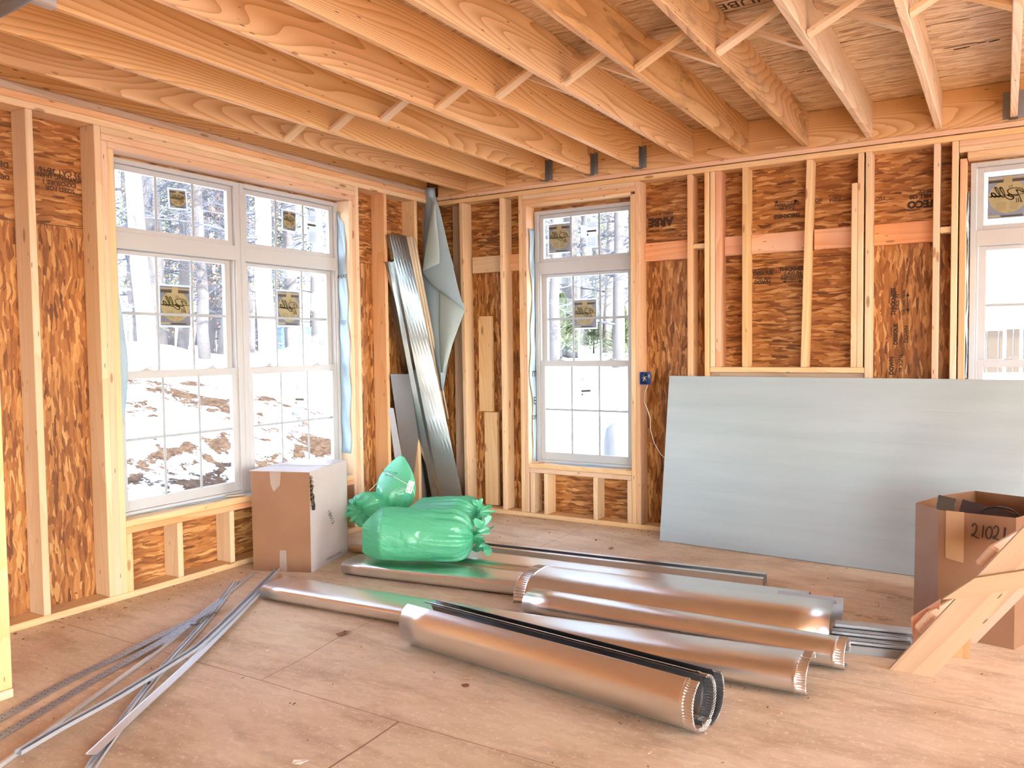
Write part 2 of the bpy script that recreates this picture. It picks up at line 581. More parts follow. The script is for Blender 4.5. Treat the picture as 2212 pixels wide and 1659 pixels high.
def snow_mat():
    mt, n, out = newmat('snow_and_dirt')
    v = mapping(n, (1, 1, 1), rnd=False)
    a = noise_(n, v, 0.95, 7, 0.66, 0.4)
    b = noise_(n, v, 2.4, 5, 0.7)
    msk = math_(n, 'ADD', math_(n, 'MULTIPLY', a, 0.62), math_(n, 'MULTIPLY', b, 0.44))
    sx = n.nodes.new('ShaderNodeSeparateXYZ')
    n.links.new(v, sx.inputs[0])
    near = n.nodes.new('ShaderNodeMapRange')
    setin(near, From_Min=-13.0, From_Max=-8.0, To_Min=-0.5, To_Max=0.0)
    n.links.new(sx.outputs[0], near.inputs[0])
    ny = n.nodes.new('ShaderNodeMapRange')
    setin(ny, From_Min=4.0, From_Max=7.0, To_Min=0.0, To_Max=-0.5)
    n.links.new(sx.outputs[1], ny.inputs[0])
    msk = math_(n, 'ADD', math_(n, 'ADD', msk, near.outputs[0]), ny.outputs[0])
    f = ramp(n, msk, [(0.54, (0, 0, 0)), (0.553, (1, 1, 1))])
    dc = ramp(n, noise_(n, v, 9.0, 5, 0.75), [(0.35, (0.05, 0.026, 0.014)), (0.65, (0.17, 0.105, 0.065))])
    c = mix(n, f, (0.74, 0.76, 0.80), dc)
    hh = math_(n, 'ADD', math_(n, 'MULTIPLY', f, noise_(n, v, 14.0, 4, 0.8)), math_(n, 'MULTIPLY', noise_(n, v, 2.0, 3), 0.4))
    bsdf(n, out, c, 0.9, bump=hh, bstr=1.0, bdist=0.22, spec=0.1)
    return mt


M['snow'] = snow_mat()
M['bark'] = plain('bark', (0.085, 0.075, 0.072), 0.95, var=0.7, vscale=9.0, dark=(0.04, 0.035, 0.033))
M['bark_pale'] = plain('pale_bark', (0.16, 0.14, 0.13), 0.95, var=0.6, vscale=9.0, dark=(0.2, 0.17, 0.15))
M['twig'] = plain('twigs', (0.06, 0.062, 0.075), 0.95)
M['needle'] = plain('needles', (0.14, 0.19, 0.09), 0.9, var=0.8, vscale=3.0, dark=(0.22, 0.25, 0.12))
M['oak_leaf'] = plain('dry_leaves', (0.42, 0.18, 0.08), 0.9)
M['siding'] = plain('white_siding', (0.80, 0.80, 0.80), 0.7)
M['door_brown'] = plain('brown_door_panel', (0.075, 0.048, 0.026), 0.7, var=0.3)
M['roof'] = plain('grey_roof', (0.17, 0.17, 0.175), 0.9, var=0.5)

# ================================================================== SETTING
H, PB = 2.77, 2.694          # top of plates, underside of plates
JB, CE = 2.787, 3.022        # joist underside, ceiling sheathing


def structure(name, bm, mat, parent=None, **k):
    o = obj(name, bm, mat, parent, **k)
    if parent is None: o['kind'] = 'structure'
    return o


bm = bmesh.new()
bx(bm, (-0.16, -10.5, -0.30), (9.6, 0.16, 0.0))
fl = structure('floor', bm, M['floor'])
bm = bmesh.new()


def seam(bm, pts, w=0.0035, z=0.0006):
    for a, b in zip(pts, pts[1:]):
        a, b = Vector((*a, z)), Vector((*b, z))
        d = (b - a).normalized()
        s = Vector((-d.y, d.x, 0)) * w / 2
        poly(bm, [a - s, b - s, b + s, a + s])


seam(bm, [(2.357, -3.49), (2.365, -3.65), (2.37, -3.9), (2.36, -4.6), (2.36, -6)], 0.008)
seam(bm, [(-0.1, -3.492), (1.55, -3.487), (2.357, -3.492), (4.8, -3.480), (9, -3.48)], 0.004)
seam(bm, [(1.585, -3.487), (1.56, -3.2), (1.515, -2.95), (1.50, -2.7), (1.5, -2.27)], 0.004)
seam(bm, [(-0.1, -2.27), (9, -2.262)], 0.003)
seam(bm, [(2.30, -2.27), (2.29, -1.05)], 0.003)
seam(bm, [(-0.1, -1.05), (9, -1.045)], 0.003)
seam(bm, [(1.50, -1.05), (1.50, 0.0)], 0.003)
obj('floor_seam', bm, plain('floor_joint', (0.30, 0.185, 0.11), 0.9), fl)

bm = bmesh.new()
bx(bm, (-0.16, -10.5, CE), (9.6, 0.16, CE + 0.05))
ceil = structure('ceiling', bm, M['osb_ceiling'])
bm = bmesh.new()
for y in (-1.22, -3.66):
    bx(bm, (0, y - 0.002, CE - 0.001), (9, y + 0.002, CE + 0.002))
obj('ceiling_seam', bm, M['gap'], ceil)

# windows are openings in the sheathing
OPEN_L = (-3.040, -1.136, 0.4475, 2.5665)
OPEN_B = (0.928, 1.844, 0.4475, 2.5665)
OPEN_R = (4.128, 5.036, 0.4475, 2.5665)


def sheath(bm, axis, lo, hi, z0, z1, opens, split):
    """wall sheathing as panels around the openings; split = heights where the strand direction changes"""
    us = sorted({lo, hi, *[o[0] for o in opens], *[o[1] for o in opens], *split['u']})
    zs = sorted({z0, z1, *[o[2] for o in opens], *[o[3] for o in opens], *split['z']})
    for u0, u1 in zip(us, us[1:]):
        for a, b in zip(zs, zs[1:]):
            cu, cz = (u0 + u1) / 2, (a + b) / 2
            if any(o[0] < cu < o[1] and o[2] < cz < o[3] for o in opens): continue
            mi = split['f'](cu, cz)
            if axis == 0: bx(bm, (-0.152, u0, a), (-0.14, u1, b), 0, mi)
            else: bx(bm, (u0, 0.14, a), (u1, 0.152, b), 0, mi)


bm = bmesh.new()
sheath(bm, 0, -10.5, 0.152, 0, 3.05, [OPEN_L], {'u': [], 'z': [0.46, 2.13], 'f': lambda u, z: 0 if z > 2.13 or (z < 0.46 and -3.06 < u < -1.13) else 1})
wl = structure('wall_left', bm, [M['osb_h'], M['osb_v']])
bm = bmesh.new()
sheath(bm, 1, -0.152, 9.6, 0, 3.05, [OPEN_B, OPEN_R], {'u': [2.44, 3.54], 'z': [0.46, 2.19], 'f': lambda u, z: 0 if z > 2.19 or (z < 0.46 and .9 < u < 1.9) or (2.44 < u < 3.54) else 1})
wb = structure('wall_back', bm, [M['osb_h'], M['osb_v']])
# seam lines between sheets
bm = bmesh.new()
bx(bm, (-0.1402, -10, 2.128), (-0.1385, -3.06, 2.132))
bx(bm, (-0.1402, -1.13, 2.128), (-0.1385, 0, 2.132))
obj('sheathing_seam', bm, M['gap'], wl)
bm = bmesh.new()
for a, b, z in ((-.1, .92, 2.19), (1.85, 4.1, 2.19), (2.44, 3.54, 2.04)):
    bx(bm, (a, 0.1385, z - 0.002), (b, 0.1402, z + 0.002))
obj('sheathing_seam', bm, M['gap'], wb)


def text_mesh(name, s, size, M4, mat, parent, shear=0.0, bold=0.0):
    cu = bpy.data.curves.new(name, 'FONT')
    cu.body = s
    cu.size = size
    cu.shear = shear
    cu.offset = bold
    cu.align_x = 'CENTER'
    cu.align_y = 'CENTER'
    cu.resolution_u = 3
    to = bpy.data.objects.new(name, cu)
    COL.objects.link(to)
    bpy.context.view_layer.update()
    me = bpy.data.meshes.new_from_object(to.evaluated_get(bpy.context.evaluated_depsgraph_get()))
    bpy.data.objects.remove(to)
    me.materials.clear()
    me.materials.append(mat)
    o = bpy.data.objects.new(name, me)
    COL.objects.link(o)
    bpy.context.view_layer.update()
    if parent is not None:
        o.parent = parent
        o.matrix_basis = parent.matrix_world.inverted() @ M4
    else:
        o.matrix_world = M4
    return o


def plane_M(c, xd, yd):
    x, y = Vector(xd).normalized(), Vector(yd).normalized()
    z = x.cross(y)
    K = Matrix.Identity(4)
    for i in range(3): K[i][0], K[i][1], K[i][2], K[i][3] = x[i], y[i], z[i], c[i]
    return K


def on_back(px, py, rot=0, y=0.1383):
    c = at(px, py, 1, y)
    a = math.radians(rot)
    return plane_M(c, (math.cos(a), 0, math.sin(a)), (-math.sin(a), 0, math.cos(a)))


def on_left(px, py, rot=0, x=-0.1383):
    c = at(px, py, 0, x)
    a = math.radians(rot)
    return plane_M(c, (0, math.cos(a), math.sin(a)), (0, -math.sin(a), math.cos(a)))


ST = M['stamp']


def stamp(px, py, s, size, rot=180, wall='b', bold=0.001):
    f, p = (on_back, wb) if wall == 'b' else (on_left, wl)
    return text_mesh('printed_stamp', s, size, f(px, py, rot), ST, p, bold=bold)


stamp(1700, 441, 'DIRECTION', 0.032, 180)
stamp(1700, 449, '0.420 IN', 0.03, 180)
stamp(1700, 466, 'THICKNESS', 0.036, 180, bold=0.002)
stamp(1712, 581, 'THICKNESS', 0.036, 0, bold=0.002)
stamp(1712, 590, '0.420 IN', 0.034, 0, bold=0.001)
stamp(1712, 597, 'STRENGTH AXIS', 0.022, 0)
stamp(1712, 602, 'THIS DIRECTION', 0.022, 0)
stamp(1648, 584, 'CE COTE EN', 0.028, 0)
stamp(1648, 591, 'DESSOUS', 0.034, 0, bold=0.002)
stamp(1648, 602, 'THIS SIDE', 0.026, 0)
stamp(1647, 610, 'DOWN', 0.034, 0, bold=0.002)
stamp(1990, 440, 'TECO', 0.062, 180, bold=0.004)
stamp(1988, 424, 'MILL 120', 0.034, 180, bold=0.002)
stamp(2003, 412, '2020-CC', 0.03, 180)
stamp(1427, 479, 'ARBE', 0.085, 180, bold=0.006)
stamp(1425, 463, 'FOREST PRODUCTS', 0.024, 180)
stamp(1430, 497, 'PRODUITS FORESTIERS', 0.02, 180)
stamp(1804, 432, '2QF16', 0.028, 180)
stamp(1768, 432, 'DO', 0.03, 180)
stamp(1903, 428, 'TSC', 0.034, 180)
stamp(1930, 652, 'THICKNESS', 0.036, 90, bold=0.002)
stamp(1939, 652, '0.420 IN', 0.03, 90)
stamp(1953, 654, 'THIS DIRECTION', 0.022, 90)
stamp(1935, 722, 'DESSOUS', 0.034, 90, bold=0.002)
stamp(1958, 722, 'DOWN', 0.034, 90)
stamp(1926, 790, 'DOWN', 0.036, 90, bold=0.002)
stamp(1946, 785, 'TR 2QF16', 0.028, 90)
stamp(1062, 516, '0.420 IN', 0.03, 180)
stamp(1062, 523, 'THICKNESS', 0.03, 180)
stamp(140, 374, '15/32 CAT 32/16', 0.04, 180, 'l')
stamp(135, 384, 'SHEATHING SPAN', 0.034, 180, 'l')
stamp(128, 396, 'EXPOSURE 1', 0.034, 180, 'l')
stamp(130, 409, 'SIZED FOR', 0.034, 180, 'l')
stamp(8, 355, 'DE', 0.04, 180, 'l')
stamp(8, 382, 'DES', 0.034, 180, 'l')


def arrow(p0, p1, back=True, w=0.005):
    bm = bmesh.new()
    K = plane_M((0, 0, 0), (1, 0, 0), (0, 0, 1))
    d = (p1 - p0).normalized()
    s = Vector((-d.z, 0, d.x))
    poly(bm, [p0 - s * w / 2, p1 - s * w / 2, p1 + s * w / 2, p0 + s * w / 2])
    for e, q in ((p0, 1), (p1, -1)):
        poly(bm, [e, e + d * q * 0.025 + s * 0.012, e + d * q * 0.025 - s * 0.012])
    obj('printed_arrow', bm, ST, wb)


arrow(at(1672, 437, 1, 0.1383), at(1724, 434, 1, 0.1383))
arrow(at(1690, 609, 1, 0.1383), at(1734, 607, 1, 0.1383))
arrow(at(1961, 632, 1, 0.1383), at(1961, 675, 1, 0.1383))
arrow(at(1040, 507, 1, 0.1383), at(1075, 505, 1, 0.1383))

# faded, unreadable print on the subfloor and on the ceiling sheathing
FADE = plain('faded_print', (0.36, 0.24, 0.15), 0.8, var=0.9, vscale=45, dark=(0.62, 0.47, 0.32))
rs = random.Random(21)


def smudge(name, strokes, z, mat, parent):
    """short worn strokes, each between two picture points on the plane z"""
    bm = bmesh.new()
    for (x0, y0, x1, y1, w) in strokes:
        p, q = at(x0, y0, 2, z), at(x1, y1, 2, z)
        d = (q - p).normalized()
        sd_ = Vector((-d.y, d.x, 0))
        n = 7
        top = [p.lerp(q, i / n) + sd_ * w * rs.uniform(0.25, 0.55) for i in range(n + 1)]
        bot = [p.lerp(q, i / n) - sd_ * w * rs.uniform(0.25, 0.55) for i in range(n + 1)]
        for i in range(n): poly(bm, [bot[i], bot[i + 1], top[i + 1], top[i]])
    obj(name, bm, mat, parent)


smudge('floor_print', [(1870, 1275, 1915, 1282, 0.030), (1918, 1283, 1970, 1292, 0.035), (1916, 1289, 1932, 1292, 0.05), (1940, 1289, 1952, 1292, 0.05), (1958, 1292, 1970, 1297, 0.06),
                       (1888, 1300, 1899, 1301, 0.015), (1888, 1310, 1899, 1311, 0.015), (1898, 1301, 1899, 1311, 0.008), (1905, 1312, 1935, 1317, 0.010),
                       (1815, 1319, 1850, 1324, 0.020), (1850, 1328, 1862, 1331, 0.05), (1885, 1330, 1918, 1334, 0.03), (1896, 1338, 1930, 1339, 0.045), (1868, 1331, 1884, 1335, 0.03)], 0.0006, FADE, fl)
smudge('floor_print', [(1562, 1474, 1580, 1477, 0.010), (1562, 1482, 1576, 1484, 0.008), (1579, 1479, 1576, 1486, 0.010), (1592, 1479, 1612, 1484, 0.010), (1611, 1484, 1606, 1492, 0.012), (1638, 1494, 1644, 1489, 0.010)], 0.0006, FADE, fl)
FADE2 = plain('faded_print_light', (0.50, 0.37, 0.26), 0.8, var=0.8, vscale=40, dark=(0.68, 0.52, 0.37))
smudge('floor_print', [(683, 1588, 702, 1596, 0.010), (690, 1600, 712, 1594, 0.010), (700, 1603, 718, 1598, 0.008), (706, 1576, 716, 1580, 0.006), (716, 1580, 722, 1576, 0.006), (572, 1574, 580, 1576, 0.006)], 0.0006, FADE2, fl)
text_mesh('ceiling_print', 'HUBER', 0.10, plane_M(at(1592, 8, 2, CE - 0.002), (-1, 0.0, 0), (0, 1, 0)), ST, ceil)
smudge('ceiling_print', [(2038, 106, 2110, 92, 0.010), (2060, 108, 2095, 101, 0.016), (2110, 94, 2130, 90, 0.012), (2137, 91, 2160, 85, 0.022)], CE - 0.002, ST, ceil)
smudge('ceiling_print', [(1725, 158, 1738, 154, 0.014), (1742, 155, 1756, 151, 0.016), (1758, 151, 1768, 149, 0.012), (1850, 132, 1885, 125, 0.008)], CE - 0.002, ST, ceil)
bm = bmesh.new()
c0 = at(1588, 10, 2, CE - 0.002)
pts = [c0 + Vector((0.22 * math.cos(t), 0.07 * math.sin(t), 0)) for t in [2 * PI * i / 40 for i in range(41)]]
for a, b in zip(pts, pts[1:]):
    poly(bm, [a, b, c0 + (b - c0) * 0.94, c0 + (a - c0) * 0.94])
obj('ceiling_print', bm, ST, ceil)


# ================================================================== FRAMING
def stick(name, lo, hi, mat, label, cat, group=None):
    o = boxboard(name, lo, hi, M[mat])
    return tag(o, label, cat, group)


def L_stud(y0, z0, z1, label, mat='stud', name='wall_stud', cat='stud', depth=0.1395):
    return stick(name, (-depth, y0, z0), (0, y0 + 0.0375, z1), mat, label, cat, 'left wall studs' if cat == 'stud' else 'posts under the left window')


def B_stud(x0, z0, z1, label, mat='stud', w=0.0375, depth=0.1395, y0=0.0, name='wall_stud', cat='stud', lean=0.0, group='back wall studs'):
    a, b = Vector((x0 + w / 2 + lean, y0 + depth / 2, z0)), Vector((x0 + w / 2, y0 + depth / 2, z1))
    o = board(name, a, b, depth, w, (1, 0, 0), M[mat])
    return tag(o, label, cat, group)


PT = 0.038
# left wall
stick('bottom_plate', (-0.1395, -9.9, 0.0005), (0, -0.001, PT), 'stud', 'long bottom plate lying on the floor under the left wall', 'plate')
stick('top_plate', (-0.1395, -9.9, PB), (0, 0, PB + PT - 0.0008), 'stud', 'lower of the two top plates on the left wall', 'plate')
stick('top_plate', (-0.1395, -9.9, PB + PT), (0, 0, H), 'stud2', 'upper of the two top plates on the left wall', 'plate')
stick('nailer_plate', (-0.1395, -9.9, H + 0.001), (-0.012, 0, H + 0.046), 'grey_wood', 'greyish nailer board on top of the left wall plates', 'plate')
stick('rim_board', (-0.138, -9.9, H + 0.047), (-0.100, 0, CE - 0.001), 'joist', 'dark-shaded rim board above the left wall nailer', 'board')
z0, z1 = PT + 0.0005, PB - 0.0005
L_stud(-3.5425, z0, z1, 'wall stud nearest the camera on the left wall', 'stud')
L_stud(-3.173, z0, z1, 'tall stud at the left side of the wide left window', 'stud')
L_stud(-3.135, z0, 2.617, 'outer jack stud at the left side of the wide left window', 'stud2')
L_stud(-3.097, z0, 2.579, 'inner jack stud touching the left edge of the wide left window', 'stud')
L_stud(-1.135, z0, 2.579, 'inner jack stud at the right edge of the wide left window', 'stud')
L_stud(-1.097, z0, 2.617, 'middle jack stud right of the wide left window', 'stud2')
L_stud(-1.059, z0, z1, 'slightly bowed tall stud right of the wide left window', 'stud')
L_stud(-0.721, z0, z1, 'stud standing left of the leaning sheet metal', 'stud2')
L_stud(-0.319, z0, z1, 'stud behind the leaning sheet metal near the corner', 'stud')
L_stud(-0.039, z0, z1, 'last left wall stud in the corner, behind the blue wrap', 'grey_wood')
for i, zz in enumerate((2.656, 2.618)):
    stick('header_board', (-0.1395, -3.134, zz), (0, -1.060, zz + 0.0375), ('stud', 'stud2')[i], 'header board over the wide left window, ' + ('topmost of three' if i == 0 else 'middle of three'), 'header')
stick('header_board', (-0.1395, -3.096, 2.580), (0, -1.098, 2.6175), 'stud2', 'header board over the wide left window, lowest of three', 'header')
stick('window_sill_board', (-0.1395, -3.059, 0.4165), (0, -1.136, 0.4545), 'stud', 'upper sill board under the wide left window', 'sill')
stick('window_sill_board', (-0.1395, -3.059, 0.378), (0, -1.136, 0.4160), 'block', 'lower sill board under the wide left window', 'sill')
for y, t in ((-3.059, 'short post under the left end of the wide window sill'), (-2.722, 'short post under the wide window sill, second from left'),
             (-2.330, 'short post under the wide window sill, beside the closed carton')):
    L_stud(y, z0, 0.3775, t, 'stud', 'cripple_stud', 'short post')

# back wall
stick('bottom_plate', (0.001, 0, 0.0005), (9.6, 0.1395, PT), 'stud', 'long bottom plate lying on the floor under the back wall', 'plate')
stick('top_plate', (0.001, 0, PB), (9.6, 0.1395, PB + PT - 0.0008), 'stud', 'lower of the two top plates on the back wall', 'plate')
stick('top_plate', (0.001, 0, PB + PT + 0.006), (9.6, 0.1395, H), 'stud2', 'upper of the two top plates on the back wall', 'plate')
stick('rim_board', (0.001, 0.020, H + 0.001), (9.6, 0.058, CE - 0.001), 'joist', 'rim board above the back wall that the joists butt into', 'board')
B_stud(0.10, z0, z1, 'wide plank standing in the back wall corner beside the blue wrap', 'grey_wood', w=0.105, depth=0.038, y0=0.098)
B_stud(0.239, z0, z1, 'first back wall stud right of the hanging blue wrap', 'stud', lean=0.02)
B_stud(0.655, z0, z1, 'back wall stud left of the narrow bay beside the middle window', 'stud')
B_stud(0.841, z0, z1, 'tall stud at the left side of the middle window', 'stud')
B_stud(0.8795, z0, 2.617, 'jack stud touching the left edge of the middle window', 'stud2')
B_stud(1.846, z0, 2.598, 'jack stud touching the right edge of the middle window', 'stud')
B_stud(1.8845, z0, z1, 'tall stud that carries the blue outlet box', 'stud2')
B_stud(2.299, z0, z1, 'back wall stud rising just behind the left end of the foam sheet', 'stud2')
B_stud(2.429, z0, z1, 'tall stud at the left side of the framed-in opening', 'stud')
B_stud(2.4715, 1.2685, z1, 'first of three boards inside the left side of the framed-in opening', 'stud')
B_stud(2.511, 1.2685, z1, 'second board inside the left side of the framed-in opening', 'block')
B_stud(2.706, 1.2685, z1, 'stud in the framed-in opening, left of centre', 'stud')
B_stud(3.147, 1.2685, z1, 'slightly leaning stud in the framed-in opening, right of centre', 'stud', lean=-0.035)
B_stud(3.437, 1.2685, 2.50, 'board that stops short of the plate in the framed-in opening', 'stud')
B_stud(3.4755, 1.2685, z1, 'jack stud at the right side of the framed-in opening', 'stud')
B_stud(3.524, z0, z1, 'tall stud at the right side of the framed-in opening', 'stud')
B_stud(3.924, z0, z1, 'back wall stud left of the dark slot beside the right window', 'stud2')
B_stud(4.027, z0, z1, 'tall stud at the left side of the right window', 'stud')
B_stud(4.0725, z0, 2.579, 'jack stud touching the left edge of the right window', 'stud2')
B_stud(5.041, z0, 2.579, 'jack stud at the far side of the right window', 'stud2')
B_stud(5.0795, z0, z1, 'tall stud at the far side of the right window', 'stud')
for i, zz in enumerate((2.656, 2.6178)):
    stick('header_board', (0.880, 0, zz), (1.884, 0.1395, zz + 0.0375), ('stud', 'stud2')[i], 'header board over the middle window, ' + ('topmost of three' if i == 0 else 'second of three'), 'header')
stick('header_board', (0.918, 0, 2.5995), (1.845, 0.1395, 2.617), 'stud', 'header board over the middle window, thin lowest one', 'header')
for i, zz in enumerate((2.656, 2.6178)):
    stick('header_board', (4.066, 0, zz), (5.078, 0.1395, zz + 0.0375), ('stud2', 'stud')[i], 'header board over the right window, ' + ('topmost of three' if i == 0 else 'second of three'), 'header')
stick('header_board', (4.112, 0, 2.5795), (5.040, 0.1395, 2.617), 'stud', 'header board over the right window, lowest of three', 'header')
stick('window_sill_board', (0.918, -0.001, 0.418), (1.845, 0.1395, 0.4545), 'stud', 'upper sill board under the middle window', 'sill')
stick('window_sill_board', (0.918, -0.001, 0.3785), (1.845, 0.1395, 0.4165), 'stud2', 'lower sill board under the middle window', 'sill')
stick('window_sill_board', (4.112, 0, 0.378), (5.040, 0.1395, 0.4545), 'stud', 'sill board under the right window, behind the foam sheet', 'sill')
for x, t in ((0.928, 'at the left end, against the jack stud'), (1.060, 'second from left'), (1.512, 'third from left'), (1.807, 'at the right end')):
    B_stud(x, z0, 0.378, 'short post under the middle window sill, ' + t, 'stud', name='cripple_stud', cat='short post', group='posts under the middle window')
stick('opening_sill_board', (2.469, 0, 1.2305), (3.5235, 0.1395, 1.268), 'stud', 'pale upper sill board of the framed-in opening above the foam', 'sill')
stick('opening_sill_board', (2.469, 0.02, 1.192), (3.5235, 0.1395, 1.230), 'grey_wood', 'brown lower sill board of the framed-in opening, just above the foam', 'sill')
# flat blocking between studs, set back against the sheathing
BK = [(0.306, 0.654, 'between the first two studs of the back wall', 'stud'), (0.694, 0.8405, 'in the narrow bay left of the middle window', 'stud2'),
      (1.9225, 2.2985, 'with bent nails, right of the middle window', 'block'),
      (2.5495, 2.7055, 'in the left bay of the framed-in opening', 'block'), (2.7445, 3.135, 'with ink marks, in the middle bay of the framed-in opening', 'block'),
      (3.180, 3.4365, 'in the right bay of the framed-in opening', 'block'), (3.5625, 3.9235, 'with a round knot, left of the dark slot', 'block')]
for a, b, t, mt_ in BK:
    stick('blocking_board', (a, 0.0985, 2.086), (b, 0.1365, 2.226), mt_, 'flat blocking board ' + t, 'blocking', 'blocking in the back wall')
stick('blocking_board', (2.3375, 0.020, 2.146), (2.4285, 0.12, 2.182), 'stud', 'small nailed block in the slot left of the framed-in opening', 'blocking', 'blocking in the back wall')
stick('blocking_board', (3.9625, 0.020, 2.128), (4.0265, 0.12, 2.166), 'stud', 'small nailed block in the dark slot beside the right window', 'blocking', 'blocking in the back wall')
# loose short planks standing in the corner bay
p = at(1047, 687, 1, 0.079)
stick('plank', (p.x - 0.07, 0.079, 0.872), (p.x + 0.066, 0.117, 1.705), 'stud', 'upper of the two short planks fixed in the bay left of the middle window', 'plank')
stick('plank', (p.x - 0.02, 0.079, 0.05), (p.x + 0.115, 0.117, 0.868), 'stud', 'lower of the two short planks fixed in the bay left of the middle window', 'plank')
p = at(952, 1000, 1, 0.05)

# ceiling joists
JX = [3.93 - 0.4064 * k for k in range(9, -1, -1)] + [4.336, 4.743, 5.149]
JM = ['joist', 'joist', 'joist', 'joist', 'joist', 'joist', 'joist_aged', 'joist_aged', 'joist_pale', 'joist_pale', 'joist_pale', 'joist_pale', 'joist_pale']
ORD = ['first', 'second', 'third', 'fourth', 'fifth', 'sixth', 'seventh', 'eighth', 'ninth', 'tenth', 'eleventh', 'twelfth', 'thirteenth']
for k, x in enumerate(JX):
    a, b = Vector((x + 0.019, 0.0185, (JB + CE) / 2)), Vector((x + 0.019, -9.9, (JB + CE) / 2))
    o = board('ceiling_joist', a, b, CE - JB - 0.001, 0.038, (1, 0, 0), M[JM[k]])
    tag(o, '%s ceiling joist counted from the left wall%s' % (ORD[k], {0: ', right above the window', 6: ', with dark water stains', 7: ', with dark water stains', 9: ', running to the top edge right of centre'}.get(k, '')), 'joist', 'ceiling joists')


def hanger(k, label):
    x = JX[k]
    r = empty('joist_hanger', (x + 0.019, 0.0, JB - 0.001))
    tag(r, label, 'joist hanger', 'joist hangers')
    bm = bmesh.new()
    bx(bm, (-0.0215, -0.045, -0.0025), (0.0215, 0.018, -0.0008))
    obj('seat', bm, M['steel_dark'], r)
    for s in (-1, 1):
        bm = bmesh.new()
        bx(bm, (s * 0.0208 - 0.0008, -0.045, 0), (s * 0.0208 + 0.0008, 0.018, 0.16))
        o = obj('side_strap', bm, M['steel_dark'], r)
        bm = bmesh.new()
        bx(bm, (s * 0.040 - 0.018, 0.0165, 0.003), (s * 0.040 + 0.018, 0.0185, 0.17), 0.0005)
        for zz in (0.03, 0.07, 0.11, 0.15):
            bx(bm, (s * 0.042 - 0.003, 0.013, zz), (s * 0.042 + 0.003, 0.0166, zz + 0.006))
        obj('nailing_flange', bm, M['steel_dark'], r)


hanger(2, 'metal hanger at the back end of the third joist')
hanger(3, 'metal hanger at the back end of the fourth joist')
hanger(4, 'metal hanger at the back end of the fifth joist')
hanger(10, 'metal hanger at the back end of the joist by the top right corner')

# cross bridging between joists: one piece from low left to high right, one from high left to low right
for k in range(12):
    xa, xb = JX[k] + 0.0385, JX[k + 1] - 0.0005
    for lo_left, y in ((True, -2.052), (False, -1.905)):
        za, zb = (JB + 0.012, CE - 0.040) if lo_left else (CE - 0.040, JB + 0.012)
        h = 0.5 * 0.019
        a, b = Vector((xa, y, za)), Vector((xb, y, zb))
        d = (b - a).normalized()
        ca = d.z / d.x if False else 0
        # mitred ends follow the joist faces
        L = (b - a).length - 0.004
        bm = bmesh.new()
        bx(bm, (-L / 2, -0.032, -h), (L / 2, 0.032, h), 0.0015)
        sl = d.z / max(1e-6, math.hypot(d.x, d.y))
        for v in bm.verts:
            v.co.x += (sl * v.co.z) * 0.98
        if k in (0, 1) and not lo_left: pass
        K = frame_matrix((a + b) / 2, d, (-d.z, 0, d.x))
        # face it so that mesh y is the plank width (world y)
        o = obj('bridging_brace', bm, M['stud'], mw=K)
        tag(o, 'diagonal brace rising %s between the %s and %s joists' % ('left to right' if lo_left else 'right to left', ORD[k], ORD[k + 1]), 'brace', 'cross bridging between the joists')

# partition stub at the left edge
stick('bottom_plate', (0.001, -4.2075, 0.0005), (0.818, -4.118, PT), 'stud', 'short bottom plate of the partition at the left picture edge', 'plate')
stick('partition_stud', (0.774, -4.2075, z0), (0.8115, -4.1185, H), 'stud', 'end stud of the partition at the left picture edge', 'stud')
stick('partition_stud', (0.7355, -4.2075, z0), (0.773, -4.1185, H), 'stud2', 'doubled stud just behind the end stud at the left picture edge', 'stud')

# far side of the room, behind and beside the camera: unseen outer walls, openings added and sized for fill light
bm = bmesh.new()
sheath_ = [(-3.4, -1.6, 0.6, 2.6), (-9.2, -6.2, 0.0, 2.6)]
us = [-10.5, -9.2, -6.2, -3.4, -1.6, 0.16]
for i, (a, b) in enumerate(zip(us, us[1:])):
    if i in (1, 3):
        zz = sheath_[1][2:] if i == 1 else sheath_[0][2:]
        bx(bm, (9.45, a, 0), (9.6, b, zz[0]))
        bx(bm, (9.45, a, zz[1]), (9.6, b, 3.05))
    else: bx(bm, (9.45, a, 0), (9.6, b, 3.05))
structure('wall_right', bm, M['osb_v'])
bm = bmesh.new()
us = [-0.15, 0.3, 0.31, 6.0, 8.8, 9.6]
for i, (a, b) in enumerate(zip(us, us[1:])):
    if i in (1, 3):
        bx(bm, (a, -10.5, 2.4), (b, -10.35, 3.05))
    else: bx(bm, (a, -10.5, 0), (b, -10.35, 3.05))
structure('wall_front', bm, M['osb_v'])

# ================================================================== WINDOWS
def vf(origin, ud, od):
    """local window frame: u along the wall, v up, w outward"""
    u, o_ = Vector(ud), Vector(od)
    return lambda a, b, c: Vector(origin) + u * a + o_ * c + Vector((0, 0, b))


def wbox(bm, P, a, b):
    q = [P(*a), P(*b)]
    lo = Vector((min(q[0][i], q[1][i]) for i in range(3)))
    hi = Vector((max(q[0][i], q[1][i]) for i in range(3)))
    bx(bm, lo, hi, 0.002)


def ring(bm, P, u0, u1, v0, v1, t, w0, w1, tb=None, tt=None):
    tb = t if tb is None else tb
    tt = t if tt is None else tt
    wbox(bm, P, (u0, v0, w0), (u0 + t, v1, w1))
    wbox(bm, P, (u1 - t, v0, w0), (u1, v1, w1))
    wbox(bm, P, (u0 + t, v0, w0), (u1 - t, v0 + tb, w1))
    wbox(bm, P, (u0 + t, v1 - tt, w0), (u1 - t, v1, w1))


